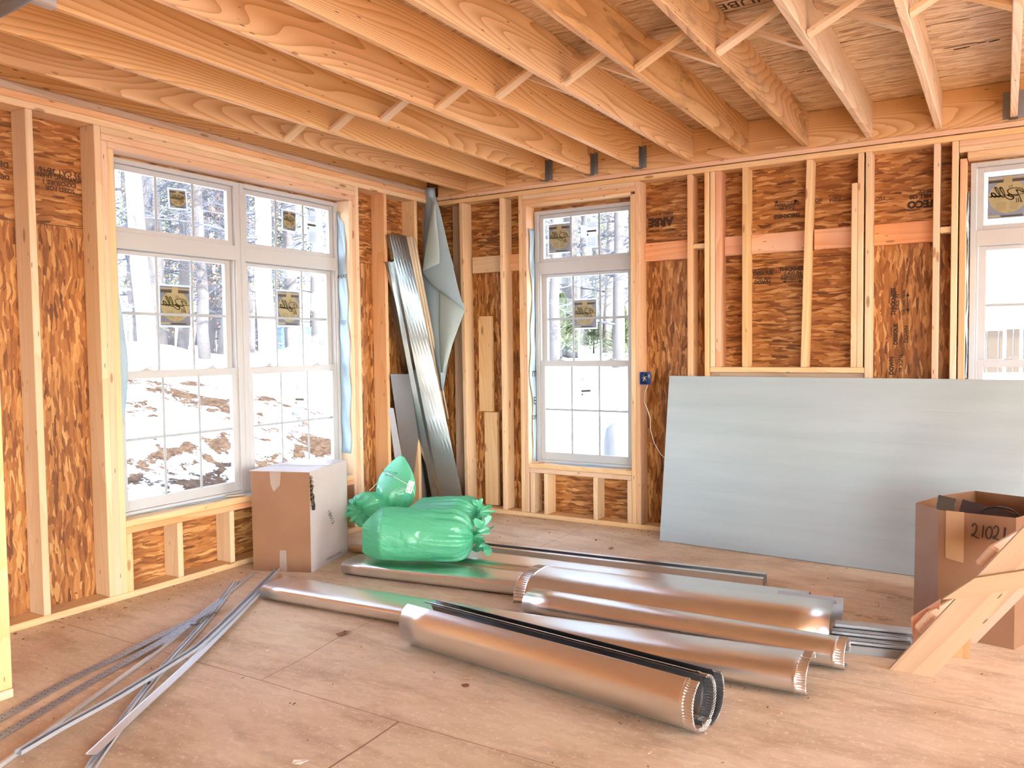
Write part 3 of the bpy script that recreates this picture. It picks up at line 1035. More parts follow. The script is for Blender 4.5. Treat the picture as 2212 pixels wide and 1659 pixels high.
def window_unit(root, P, u0, u1, v0=0.447, v1=2.567):
    d = 0.118
    bm = bmesh.new()
    ring(bm, P, u0, u1, v0, v1, 0.034, d, d + 0.085, 0.030, 0.030)
    wbox(bm, P, (u0 + 0.034, 2.040, d), (u1 - 0.034, 2.140, d + 0.085))       # transom rail
    for uu in (u0 + 0.034, u1 - 0.034 - 0.012):                                # inner jamb liners
        wbox(bm, P, (uu, v0 + 0.03, d + 0.010), (uu + 0.012, 2.04, d + 0.08))
    obj('window_frame', bm, M['vinyl'], root)

    def sash(name, a, b, c, e, w, t, tb, tt, nv, nh, locks=False):
        bm = bmesh.new()
        ring(bm, P, a, b, c, e, t, w, w + 0.032, tb, tt)
        s = obj(name, bm, M['vinyl'], root)
        bm = bmesh.new()
        wbox(bm, P, (a + t - 0.004, c + tb - 0.004, w + 0.014), (b - t + 0.004, e - tt + 0.004, w + 0.018))
        obj('glass_pane', bm, M['glass'], s)
        bm = bmesh.new()
        g0, g1, h0, h1 = a + t, b - t, c + tb, e - tt
        for i in range(1, nv + 1):
            x = g0 + (g1 - g0) * i / (nv + 1)
            wbox(bm, P, (x - 0.009, h0, w + 0.0045), (x + 0.009, h1, w + 0.0095))
        for i in range(1, nh + 1):
            y = h0 + (h1 - h0) * i / (nh + 1)
            wbox(bm, P, (g0, y - 0.009, w + 0.005), (g1, y + 0.009, w + 0.009))
        obj('grille', bm, M['grille'], s)
        if locks:
            for f in (0.22, 0.78):
                bm = bmesh.new()
                x = a + (b - a) * f
                wbox(bm, P, (x - 0.032, e, w + 0.004), (x + 0.032, e + 0.008, w + 0.028))
                wbox(bm, P, (x - 0.012, e + 0.008, w + 0.004), (x + 0.012, e + 0.016, w + 0.024))
                wbox(bm, P, (x - 0.004, e + 0.014, w - 0.002), (x + 0.040, e + 0.020, w + 0.008))
                obj('sash_lock', bm, M['vinyl'], s)
        return s
    a, b = u0 + 0.035, u1 - 0.035
    sash('transom_sash', a, b, 2.141, 2.536, d + 0.022, 0.040, 0.030, 0.034, 2, 0)
    sash('upper_sash', a + 0.012, b - 0.012, 1.272, 2.039, d + 0.044, 0.044, 0.042, 0.026, 2, 1)
    sash('lower_sash', a + 0.012, b - 0.012, 0.478, 1.316, d + 0.010, 0.036, 0.064, 0.048, 2, 1, True)


def window(name, P, units):
    r = empty(name)
    r['kind'] = 'structure'
    for u0, u1 in units: window_unit(r, P, u0, u1)
    if len(units) > 1:
        bm = bmesh.new()
        wbox(bm, P, (units[0][1] + 0.0005, 0.447, 0.121), (units[1][0] - 0.0005, 2.567, 0.2))
        obj('mullion', bm, M['vinyl'], r)
    return r


PL = vf((0, 0, 0), (0, 1, 0), (-1, 0, 0))
PBk = vf((0, 0, 0), (1, 0, 0), (0, 1, 0))
window('window_1', PL, [(-3.040, -2.092), (-2.078, -1.134)])
window('window_2', PBk, [(0.928, 1.844)])
window('window_3', PBk, [(4.128, 5.036)])

# ---------------- stickers on the panes
GL = 0.146  # inner face of the panes (lower sash) from the wall face


def flat(bm, P, pts, w, mi=0):
    poly(bm, [P(a, b, w) for a, b in pts], mi)


def stroke(bm, P, pts, wd, w):
    for i in range(len(pts) - 1):
        a, b = Vector(pts[i]), Vector(pts[i + 1])
        d = b - a
        if d.length < 1e-6: continue
        d.normalize()
        s = Vector((-d.y, d.x)) * wd / 2
        e = d * wd * 0.25
        flat(bm, P, [a - s - e, b - s + e, b + s + e, a + s - e], w)


def smooth_pts(pts, n=5):
    out = []
    P_ = [Vector(p) for p in pts]
    for i in range(len(P_) - 1):
        p0, p1, p2, p3 = P_[max(i - 1, 0)], P_[i], P_[i + 1], P_[min(i + 2, len(P_) - 1)]
        for k in range(n):
            t = k / n
            out.append(0.5 * ((2 * p1) + (p2 - p0) * t + (2 * p0 - 5 * p1 + 4 * p2 - p3) * t * t + (3 * p1 - p0 - 3 * p2 + p3) * t ** 3))
    out.append(P_[-1])
    return out


# the script lettering of the sticker, unmirrored, in units of the disc radius
LOGO = [[(-0.72, -0.62), (-0.60, -0.2), (-0.48, 0.2), (-0.42, 0.36), (-0.62, 0.3), (-0.78, 0.12), (-0.7, 0.42), (-0.3, 0.54), (0.02, 0.4), (-0.08, 0.12), (-0.4, -0.08), (-0.5, -0.02)],
        [(-0.28, -0.16), (-0.1, -0.08), (0.02, 0.02), (-0.06, 0.08), (-0.24, -0.08), (-0.28, -0.28), (-0.12, -0.34), (0.12, -0.12), (0.32, 0.3), (0.42, 0.58), (0.36, 0.66), (0.24, 0.4), (0.16, 0.0), (0.26, -0.1),
         (0.44, 0.1), (0.6, 0.42), (0.68, 0.66), (0.62, 0.7), (0.48, 0.4), (0.40, 0.02), (0.5, -0.06), (0.62, 0.06)],
        [(0.86, 0.3), (0.7, 0.24), (0.62, 0.04), (0.68, -0.06), (0.84, 0.16), (0.86, 0.26), (0.82, 0.02), (0.92, -0.02)]]


def sticker(P, u0, u1, v0, v1, w, label, tilt=0.0, short=False):
    cu, cv = (u0 + u1) / 2, (v0 + v1) / 2
    ct, stt = math.cos(tilt), math.sin(tilt)
    w0 = w

    def Q(a, b, c):
        a, b = a - cu, b - cv
        return P(cu + a * ct - b * stt, cv + a * stt + b * ct, w0 - c)
    r = empty('window_sticker', Q(cu, cv, 0))
    bpy.context.view_layer.update()
    tag(r, label, 'sticker', 'stickers on the window panes')
    W_, H_ = u1 - u0, v1 - v0
    K = r.matrix_world.copy()

    def part(n, fn, mat):
        bm = bmesh.new()
        fn(bm)
        bmesh.ops.translate(bm, verts=bm.verts[:], vec=-K.translation)
        o = obj(n, bm, M[mat], r)
        return o
    m0 = 0.012
    part('clear_film', lambda bm: flat(bm, Q, [(u0 - m0, v0 - m0), (u1 + m0, v0 - m0), (u1 + m0, v1 + m0), (u0 - m0, v1 + m0)], 0.0), 'st_sheet')
    part('grey_panel', lambda bm: flat(bm, Q, [(u0, v0), (u1, v0), (u1, v1), (u0, v1)], 0.0012), 'st_grey')
    R_ = min(W_ * 0.47, H_ * 0.40)
    cy = v0 + H_ * 0.50

    def disc(bm):
        flat(bm, Q, [(cu + W_ * 0.48 * math.cos(t), cy + R_ * math.sin(t)) for t in [2 * PI * i / 48 for i in range(48)]], 0.0024)
        flat(bm, Q, [(cu - 0.1 * W_, cy + R_ * 0.9), (cu + 0.1 * W_, cy + R_ * 0.9), (cu + 0.1 * W_, v1 - 0.02 * H_), (cu - 0.1 * W_, v1 - 0.02 * H_)], 0.0026)
        flat(bm, Q, [(u0, v1 - 0.075 * H_), (u1, v1 - 0.075 * H_), (u1, v1 - 0.04 * H_), (u0, v1 - 0.04 * H_)], 0.0028)
        flat(bm, Q, [(u0, v0 + 0.03 * H_), (u0 + 0.3 * W_, v0 + 0.03 * H_), (u0 + 0.3 * W_, v0 + 0.075 * H_), (u0, v0 + 0.075 * H_)], 0.0028)
    part('yellow_disc', disc, 'st_yellow')

    def bars(bm):
        for a, b in ((0.02, 0.38), (0.60, 0.96)):
            flat(bm, Q, [(u0 + a * W_, v1 - 0.165 * H_), (u0 + b * W_, v1 - 0.165 * H_), (u0 + b * W_, v1 - 0.10 * H_), (u0 + a * W_, v1 - 0.10 * H_)], 0.0034)
        flat(bm, Q, [(u0 + 0.34 * W_, v0 + 0.02 * H_), (u0 + 0.86 * W_, v0 + 0.02 * H_), (u0 + 0.86 * W_, v0 + 0.06 * H_), (u0 + 0.34 * W_, v0 + 0.06 * H_)], 0.0034)
        flat(bm, Q, [(u0, cy + 0.005), (u1, cy + 0.005), (u1, cy + 0.005 + 0.016 * H_), (u0, cy + 0.005 + 0.016 * H_)], 0.0038)
        for i in range(3): stroke(bm, Q, [(u1 - (0.20 + 0.05 * i) * W_, cy - 0.16 * R_), (u1 - (0.19 + 0.05 * i) * W_, cy - 0.40 * R_)], 0.025 * W_, 0.0036)
        for (a, b) in ((0.06, 0.13), (0.52, 0.13)):
            flat(bm, Q, [(u0 + a * W_, v0 + b * H_), (u0 + (a + .04) * W_, v0 + b * H_), (u0 + (a + .04) * W_, v0 + (b + .012) * H_), (u0 + a * W_, v0 + (b + .012) * H_)], 0.0034)
    part('printed_bars', bars, 'st_ink')

    def logo(bm):
        for s in LOGO:
            pts = smooth_pts([(cu - a * W_ * 0.48, cy + 0.02 * H_ + b * R_ * 0.78) for a, b in s])
            stroke(bm, Q, pts, 0.030 * W_, 0.0044)
        for i in range(9):
            yy = cy - R_ * (0.35 + 0.055 * i)
            stroke(bm, Q, [(cu - W_ * 0.3, yy), (cu - W_ * 0.05, yy)], 0.0012, 0.0032)
            stroke(bm, Q, [(cu + W_ * 0.05, yy), (cu + W_ * (0.3 - 0.01 * i), yy)], 0.0012, 0.0032)
        for s in ([(0.02, 0.60), (0.10, 0.66), (0.10, 0.52), (0.02, 0.52), (0.02, 0.60)],):
            stroke(bm, Q, [(cu + a * W_, cy + b * R_) for a, b in s], 0.003, 0.0034)
    part('script_lettering', logo, 'st_logo')
    return r


def paper_sticker(P, u, v0, v1, w, label, tilt=0.0, wd=0.105, wings=True):
    cv = (v0 + v1) / 2
    ct, stt = math.cos(tilt), math.sin(tilt)

    def Q(a, b, c):
        b = b - cv
        return P(u + a * ct - b * stt, cv + a * stt + b * ct, w - c)
    r = empty('window_sticker', Q(0, cv, 0))
    bpy.context.view_layer.update()
    tag(r, label, 'sticker', 'stickers on the window panes')
    o0 = r.matrix_world.translation.copy()
    h = v1 - v0

    def part(n, fn, mat):
        bm = bmesh.new()
        fn(bm)
        bmesh.ops.translate(bm, verts=bm.verts[:], vec=-o0)
        return obj(n, bm, M[mat], r)

    def sheet(bm):
        flat(bm, Q, [(-wd / 2, v0), (wd / 2, v0), (wd / 2, v1), (-wd / 2, v1)], 0.001)
        if wings:
            flat(bm, Q, [(-wd * 0.95, v0 + h * 0.36), (-wd / 2, v0 + h * 0.36), (-wd / 2, v0 + h * 0.78), (-wd * 0.95, v0 + h * 0.78)], 0.001)
            flat(bm, Q, [(wd / 2, v0 + h * 0.42), (wd * 0.78, v0 + h * 0.42), (wd * 0.78, v0 + h * 0.68), (wd / 2, v0 + h * 0.68)], 0.001)
    part('paper_sheet', sheet, 'st_sheet')

    def ink(bm):
        flat(bm, Q, [(-wd * 0.4, v0 + h * 0.53), (wd * 0.4, v0 + h * 0.53), (wd * 0.4, v0 + h * 0.59), (-wd * 0.4, v0 + h * 0.59)], 0.0022)
        flat(bm, Q, [(-wd * 0.4, v0 + h * 0.42), (-wd * 0.28, v0 + h * 0.42), (-wd * 0.28, v0 + h * 0.48), (-wd * 0.4, v0 + h * 0.48)], 0.0022)
        pts = [(-wd * 0.25 + wd * 0.1 * math.cos(t), v1 - h * 0.09 + wd * 0.12 * math.sin(t)) for t in [-1.1 + 5.3 * i / 12 for i in range(13)]]
        stroke(bm, Q, pts, 0.004, 0.0022)
    part('printed_bars', ink, 'st_ink')

    def lines(bm):
        for i in range(5):
            yy = v1 - h * (0.17 + 0.035 * i)
            stroke(bm, Q, [(-wd * 0.35, yy), (wd * (0.4 - 0.05 * (i % 3)), yy)], 0.0025, 0.002)
        for i in range(7):
            yy = v0 + h * (0.33 - 0.04 * i)
            stroke(bm, Q, [(-wd * 0.35, yy), (wd * (0.4 - 0.05 * (i % 3)), yy)], 0.0025, 0.002)
    part('grey_print', lines, 'st_grey')
    return r


GT, GU, GD = 0.1535, 0.1755, 0.1415      # pane faces: transom, upper sash, lower sash


def spot(P_axis, px, py, w):
    if P_axis == 'L':
        q = at(px, py, 0, -w)
        return q.y, q.z
    q = at(px, py, 1, w)
    return q.x, q.z


def sticker_px(ax, x0, x1, y0, y1, w, label, tilt=0.0):
    """corners taken from the picture on the pane's own plane"""
    a, b = spot(ax, x0, (y0 + y1) / 2, w), spot(ax, x1, (y0 + y1) / 2, w)
    c, d = spot(ax, (x0 + x1) / 2, y0, w), spot(ax, (x0 + x1) / 2, y1, w)
    return sticker(PL if ax == 'L' else PBk, a[0], b[0], d[1], c[1], w, label, tilt)


sticker_px('L', 346, 410, 619, 703, GU, 'yellow disc sticker on the left pane column of the wide window')
sticker_px('L', 600, 647, 630, 703, GU, 'yellow disc sticker on the right upper sash of the wide window')
sticker_px('L', 366, 401, 411, 449, GT, 'small tilted yellow disc sticker in the left transom pane', 0.05)
sticker_px('L', 611, 638, 457, 497, GT, 'small yellow disc sticker in the right transom pane', -0.02)
sticker_px('B', 1186, 1232, 484, 545, GT, 'yellow disc sticker in the transom of the middle window')
sticker_px('B', 1240, 1288, 648, 708, GU, 'yellow disc sticker in the upper sash of the middle window')
sticker_px('R', 2134, 2222, 378, 470, GT, 'yellow disc sticker in the transom of the right window')
q0, q1 = spot('L', 672, 455, GT), spot('L', 672, 526, GT)
paper_sticker(PL, q0[0], q1[1], q0[1], GT, 'tall white paper label in the right transom pane of the wide window')
q0, q1 = spot('L', 646, 832, GD), spot('L', 646, 902, GD)
paper_sticker(PL, q0[0], q1[1], q0[1], GD, 'tilted white paper label on the lower right sash of the wide window', -0.08)
q0, q1 = spot('B', 1278, 470, GT), spot('B', 1276, 536, GT)
paper_sticker(PBk, q0[0], q1[1], q0[1], GT, 'tall white paper label in the transom of the middle window')
q0, q1 = spot('B', 1266, 815, GD), spot('B', 1266, 882, GD)
paper_sticker(PBk, q0[0], q1[1], q0[1], GD, 'white paper label on the lower sash of the middle window', 0.06)

# ---------------- house wrap around the openings


def strip(name, fixed, edges, mat, label, mapf, wave=0.006, cat='house wrap'):
    """ragged strip of wrap: edges = list of (t along, inner, outer)"""
    bm = bmesh.new()
    rows = []
    n = 8
    for i, (t, a, b) in enumerate(edges):
        row = []
        for k in range(n + 1):
            s = a + (b - a) * k / n
            row.append(bm.verts.new(mapf(t, s, fixed + wave * math.sin(t * 19 + k * 0.9) + wave * 0.8 * noise.noise(Vector((t * 6, k * 0.4, fixed))))))
        rows.append(row)
    for r0, r1 in zip(rows, rows[1:]):
        for k in range(n):
            f = bm.faces.new((r0[k], r0[k + 1], r1[k + 1], r1[k]))
            f.smooth = True
    o = obj(name, bm, M[mat])
    sm = o.modifiers.new('thickness', 'SOLIDIFY')
    sm.thickness = 0.0008
    return tag(o, label, cat, 'house wrap around the windows')


def zlist(z0, z1, n, fa, fb):
    return [(z0 + (z1 - z0) * i / n, fa(i / n), fb(i / n)) for i in range(n + 1)]


# right reveal of the wide window (plane y = -1.136): t = z, s = x
o = strip('house_wrap', -1.142, zlist(0.62, 2.50, 40, lambda t: -0.116, lambda t: -0.036 + 0.022 * math.sin(t * 3.3 + .4) + 0.008 * math.sin(t * 31) - (0.04 if t > 0.97 else 0)),
          'wrap', 'pale blue house wrap on the right reveal of the wide window', lambda t, s, f: Vector((s, f, t)), 0.004)
text_mesh('printed_word', 'WEAT', 0.040, plane_M((-0.072, -1.150, 1.995), (1, 0, 0), (0, 0, 1)), M['black'], o)
text_mesh('printed_word', 'drying faster\nlasting longer\nthan wrap', 0.013, plane_M((-0.070, -1.150, 1.64), (1, 0, 0), (0, 0, 1)), M['black'], o)
# left side of the wide window: a bulging flap in front of the frame
o = strip('house_wrap', -0.100, zlist(0.95, 2.08, 30, lambda t: -3.057, lambda t: -3.052 + 0.100 * math.sin(PI * min(1, t ** 0.7 * 1.05)) ** 0.8 if t < 0.99 else -3.05),
          'wrap', 'pale blue flap of house wrap bulging at the left edge of the wide window', lambda t, s, f: Vector((f, s, t)), 0.003)
# middle window, left reveal (plane x = 0.921)
o = strip('house_wrap', 0.9265, zlist(0.47, 2.42, 44, lambda t: 0.117, lambda t: 0.045 + 0.022 * math.sin(t * 11) + 0.012 * math.sin(t * 27 + 1)),
          'wrap', 'wavy strip of house wrap down the left reveal of the middle window', lambda t, s, f: Vector((f, s, t)), 0.003)
text_mesh('printed_word', 'm', 0.11, plane_M((0.9315, 0.088, 1.215), (0, 1, 0), (0, 0, 1)), M['black'], o)
text_mesh('printed_word', 'E', 0.09, plane_M((0.9315, 0.088, 0.975), (0, 1, 0), (0, 0, 1)), M['black'], o)
text_mesh('printed_word', 'on', 0.08, plane_M((0.9315, 0.086, 0.845), (0, 1, 0), (0, 0, 1)), M['black'], o)
# right window, left reveal
o = strip('house_wrap', 4.1165, zlist(1.2, 2.38, 30, lambda t: 0.117, lambda t: 0.085 - 0.03 * math.sin(t * 9) - (0.03 if 0.8 < t < 0.95 else 0)),
          'wrap', 'torn strip of house wrap at the left edge of the right window', lambda t, s, f: Vector((f, s, t)), 0.006)
# on the sills
o = strip('sill_wrap', 0.457, [(-3.00 + 0.0925 * i, -0.117, -0.117 + min(0.112, 0.008 * i)) for i in range(21)], 'wrap_light', 'pale wrap lying on the sill of the wide window',
          lambda t, s, f: Vector((s, t, max(f, 0.4555))), 0.003)
o = strip('sill_wrap', 0.457, [(1.05 + 0.0375 * i, 0.117, 0.117 - 0.07 * math.sin(PI * i / 20)) for i in range(21)], 'wrap', 'bluish wrap lying on the sill of the middle window',
          lambda t, s, f: Vector((t, s, max(f, 0.4555))), 0.002)
for (a, b, c, t) in (((0.955, 0.03, 0.461), (1.02, 0.085, 0.461), 0.03, 'small wooden shim at the left end of the middle window sill'),
                     ((1.79, 0.02, 0.461), (1.835, 0.07, 0.461), 0.03, 'small wooden shim at the right end of the middle window sill'),
                     ((-0.10, -2.28, 0.463), (-0.03, -2.18, 0.463), 0.03, 'small wooden shim on the sill of the wide window')):
    tag(board('shim', a, b, c, 0.008, (0, 0, 1), M['stud2']), t, 'shim', 'shims on the window sills')

# ================================================================== OBJECTS IN THE ROOM
# ---------------- foam sheet leaning on the back wall
u = Vector((1.686, -0.130, 0)).normalized()
v = Vector((0.024, 0.177, 1.205)).normalized()
c = Vector((2.174, -0.277, 0.001)) + u * 1.22 + v * 0.61
K = frame_matrix(c + v.cross(u) * 0.0, u, u.cross(v))
bm = bmesh.new()
bx(bm, (-1.22, -0.608, -0.026), (1.22, 0.608, 0), 0.002)
o = obj('foam_board', bm, M['foam'], mw=K)
tag(o, 'large pale grey-blue insulation sheet leaning on the back wall', 'insulation board')


# ---------------- sheet metal
def extrude(name, prof, p0, p1, mat, parent=None, thick=0.0016, crimp=None, closed=False, zup=(0, 0, 1), rings=10, bead=True, taper=1.0, cl=0.036):
    """sweep a cross-section [(s, t)] from p0 to p1; s to the camera side, t up; crimp = 0 or 1 for the ribbed end"""
    p0, p1 = Vector(p0), Vector(p1)
    d = p1 - p0
    L = d.length
    K = frame_matrix(p0, d, zup)
    n = len(prof)
    C_ = Vector((sum(p[0] for p in prof) / n, sum(p[1] for p in prof) / n))
    xs = [L * i / rings for i in range(rings + 1)]
    if crimp is not None:
        e = [0.0, 0.002, 0.010, cl - 0.001, cl + 0.004, cl + 0.008, cl + 0.012, cl + 0.016, cl + 0.022]
        xs = [x for x in xs if cl + 0.034 < (x if crimp == 0 else L - x)] + [(x if crimp == 0 else L - x) for x in e]
        xs.sort()
    bm = bmesh.new()
    rows = []
    for x in xs:
        row = []
        q = (x if crimp == 0 else L - x) if crimp is not None else 9
        for i, p in enumerate(prof):
            P = Vector(p)
            a, b = Vector(prof[(i - 1) % n] if (closed or i > 0) else prof[0]), Vector(prof[(i + 1) % n] if (closed or i < n - 1) else prof[-1])
            t = (b - a)
            nn = Vector((t.y, -t.x)).normalized() if t.length > 1e-9 else Vector((0, 0))
            off = 0.0
            if q < cl:
                off = -0.003 + (0.0036 if (i // 2) % 2 else -0.0036) * (1 if q > 0.001 else 0.8)
            elif bead and cl + 0.006 < q < cl + 0.014:
                off = 0.0035 * (1 - abs(q - cl - 0.010) / 0.004)
            P = P + nn * off * (1 if nn.dot(P - C_) > 0 else -1)
            k_ = taper + (1 - taper) * x / L
            row.append(bm.verts.new((x, -P.x * (0.5 + 0.5 * k_), P.y * k_)))
        rows.append(row)
    for r0, r1 in zip(rows, rows[1:]):
        for i in range(n if closed else n - 1):
            f = bm.faces.new((r0[i], r0[(i + 1) % n], r1[(i + 1) % n], r1[i]))
            f.smooth = True
    o = obj(name, bm, mat, parent, mw=K)
    sm = o.modifiers.new('sheet', 'SOLIDIFY')
    sm.thickness = thick
    sm.offset = 0
    return o


def arc(cx, cy, rx, ry, a0, a1, n=90, p=2.0):
    out = []
    for i in range(n + 1):
        a = math.radians(a0 + (a1 - a0) * i / n)
        ca, sa = math.cos(a), math.sin(a)
        out.append((cx + rx * math.copysign(abs(ca) ** (2 / p), ca), cy + ry * math.copysign(abs(sa) ** (2 / p), sa)))
    return out


def flatduct(w, h, n=120, p=4.2):
    """flattened, closed sheet bundle: wide, low, with rounded sides"""
    return arc(0, h / 2, w / 2, h / 2, 250, 608, n, p)


SH = M['steel']
# front roll: nested curled duct halves, open along the top
r = empty('open_duct_roll', (2.55, -2.80, 0))
tag(r, 'front curled steel duct with an open dark slot along its top', 'duct', 'round duct pieces on the floor')
P0, P1 = Vector((1.890, -2.772, 0.0)), Vector((3.398, -2.962, 0.0))
for k, a_end in enumerate((68, 62, 56)):
    q = 0.0035 * k
    extrude('outer_shell', arc(0.026, 0.106, 0.100 - q, 0.1045 - q, a_end, -128 + 4 * k, 130, 2.1), P0 + Vector((0.006 * k, 0, 0)), P1 - Vector((0.004 * k, 0, 0)), SH, r, crimp=1)
extrude('middle_shell', arc(-0.012, 0.099, 0.086, 0.094, 292, 100, 110, 2.1), P0 + Vector((0.012, 0, 0.002)), P1 + Vector((-0.010, 0, 0.002)), SH, r, crimp=1)
extrude('middle_shell', arc(-0.014, 0.097, 0.080, 0.088, 292, 94, 110, 2.1), P0 + Vector((0.018, 0, 0.004)), P1 + Vector((-0.014, 0, 0.004)), M['steel_dark'], r, crimp=1)  # dark steel paints in the shade inside the roll
extrude('back_shell', arc(-0.040, 0.107, 0.100, 0.105, 276, 138, 110, 2.1), P0 + Vector((0.0, 0, 0.0)), P1 + Vector((0.004, 0.0, 0.0)), M['steel_dark'], r, crimp=1)  # darkened too, so the slot shade is in the metal colour


def duct(name, prof, p0, p1, label, crimp=None, mat='steel', closed=False, **k):
    o = extrude(name, prof, p0, p1, M[mat], None, crimp=crimp, closed=closed, **k)
    return tag(o, label, 'duct', 'round duct pieces on the floor')


duct('flattened_duct', flatduct(0.245, 0.084), (0.690, -2.580, 0.001), (2.18, -2.490, 0.001), 'flattened duct with the shiny end nearest the closed carton corner', None)
duct('curled_duct', arc(0.0, 0.062, 0.145, 0.063, 172, -64, 120, 2.8), (1.93, -2.500, 0.001), (3.655, -2.395, 0.001), 'ribbed-end duct lying between the front roll and the two behind', 1, taper=0.69)
duct('flattened_duct', flatduct(0.25, 0.086), (0.735, -1.972, 0.001), (2.20, -1.785, 0.001), 'flattened duct just in front of the green bags', None)
duct('curled_duct', arc(0.0, 0.060, 0.098, 0.061, 200, -100, 120, 2.2), (2.15, -2.120, 0.001), (3.750, -2.092, 0.001), 'narrow ribbed-end duct, farthest to the right of the pile', 1)
duct('wide_duct_half', arc(0.0, 0.004, 0.212, 0.136, 178, -1, 120, 2.7), (1.965, -1.810, 0.001), (3.620, -1.680, 0.001), 'wide arched duct half with a ribbed left end and a bright top', 0, cl=0.062)
duct('channel_duct', arc(0.0, 0.0, 0.125, 0.086, 180, 0, 80, 6.0), (0.66, -1.64, 0.001), (2.05, -1.505, 0.001), 'flat-topped duct under the largest green bag', None)
duct('channel_duct', arc(0.0, 0.002, 0.130, 0.090, 180, 0, 80, 6.0), (1.30, -1.560, 0.001), (3.450, -1.430, 0.001), 'long flat-topped duct mirroring the green bag', None)


def channel(p0, p1, w, h, label, mat='steel_dull', lip=0.0, flip=False, name='steel_channel', parent=None):
    pr = [(-w / 2 + lip, h), (-w / 2, h), (-w / 2, 0.001), (w / 2, 0.001), (w / 2, h), (w / 2 - lip, h)]
    if flip: pr = [(a, h - b + 0.001) for a, b in pr]
    fine = []
    for a, b in zip(pr, pr[1:]):
        if Vector(a) == Vector(b): continue
        fine += [a, b]
    o = extrude(name, [pr[0]] + [q for i, q in enumerate(pr[1:]) if q != pr[i]], p0, p1, M[mat], parent, thick=0.0012, rings=2)
    for pl in o.data.polygons: pl.use_smooth = False
    if label: tag(o, label, 'metal channel', 'steel channels on the floor')
    return o


channel((0.50, -1.215, 0.0), (3.125, -1.020, 0.0), 0.135, 0.055, 'long open channel at the back of the duct pile, dark inside', 'steel', 0.035)
channel((1.15, -1.180, 0.004), (2.60, -1.072, 0.004), 0.045, 0.040, 'thin bright channel lying inside the long back channel', 'steel_dull', 0.006)
bm = bmesh.new()
bx(bm, (3.30, -1.245, 0.0005), (3.545, -1.17, 0.055), 0.003)
o = obj('wood_offcut', bm, M['stud2'])
tag(o, 'pale wood offcut with faint red print behind the wide duct end', 'wood offcut')
channel((3.30, -1.47, 0.0), (3.625, -1.44, 0.0), 0.12, 0.095, 'short grey channel end showing right of the wide duct', 'steel_dull', 0.0, True)
for i, (y, w_, h_) in enumerate(((-1.700, 0.062, 0.070), (-1.752, 0.036, 0.060), (-1.792, 0.036, 0.056), (-1.832, 0.036, 0.050), (-1.872, 0.036, 0.044), (-1.910, 0.034, 0.038))):
    words_ = ('backmost and flat-topped', 'second from the back', 'third from the back', 'fourth from the back', 'second from the front', 'frontmost')[i]
    channel((3.635, y - 0.01, 0.0), (3.975, y + 0.050, 0.0), w_, h_, 'steel track running under the wooden ramp, ' + words_, 'steel_dark' if i % 2 else 'steel_dull', 0.009 if i else 0.0, i == 0, 'steel_track')


# long tracks and straps on the floor at the left
def ribbon(name, pts, prof, mat, label, cat, z=0.001, group='metal strips on the floor at left', holes=None):
    """sweep an open section along floor points"""
    P = [Vector((p[0], p[1], 0)) for p in pts]
    dense = []
    for a, b in zip(P, P[1:]):
        for i in range(6): dense.append(a.lerp(b, i / 6))
    dense.append(P[-1])
    for _ in range(3):
        dense = [dense[0]] + [(dense[i - 1] + dense[i] * 2 + dense[i + 1]) / 4 for i in range(1, len(dense) - 1)] + [dense[-1]]
    bm = bmesh.new()
    rows = []
    for i, p in enumerate(dense):
        d = (dense[min(i + 1, len(dense) - 1)] - dense[max(i - 1, 0)]).normalized()
        s = Vector((-d.y, d.x, 0))
        rows.append([bm.verts.new(p + s * a + Vector((0, 0, b + (z(i / (len(dense) - 1)) if callable(z) else z)))) for a, b in prof])
    for r0, r1 in zip(rows, rows[1:]):
        for k in range(len(prof) - 1): bm.faces.new((r0[k], r0[k + 1], r1[k + 1], r1[k]))
    K = frame_matrix(dense[0], dense[-1] - dense[0], (0, 0, 1))
    bm.transform(K.inverted())
    o = obj(name, bm, M[mat], mw=K)
    sm = o.modifiers.new('sheet', 'SOLIDIFY')
    sm.thickness = 0.0012
    tag(o, label, cat, group)
    bpy.context.view_layer.update()
    if holes:
        bm = bmesh.new()
        dist = 0.0
        for a, b in zip(dense, dense[1:]):
            L = (b - a).length
            d = (b - a).normalized()
            s = Vector((-d.y, d.x, 0))
            t = (0.028 - dist % 0.028) % 0.028
            while t < L:
                k = int(round((dist + t) / 0.028))
                q = a + d * t
                hz = (z(0.5) if callable(z) else z)
                for off in holes:
                    cc = q + s * (off + (0.006 if k % 2 else -0.006))
                    zz = hz + 0.0022 if not callable(z) else z(min(1, dense.index(a) / (len(dense) - 1))) + 0.0022
                    poly(bm, [Vector((cc.x + 0.0036 * math.cos(w), cc.y + 0.0036 * math.sin(w), zz)) for w in [PI / 3 * j for j in range(6)]])
                t += 0.028
            dist += L
        tag(obj('punched_holes', bm, M['black'], o, mw=Matrix.Identity(4)), None, None, None, 'stuff')
    return o


def fp(L):
    return [tuple(at(x, y, 2, 0.0)[:2]) for x, y in L]


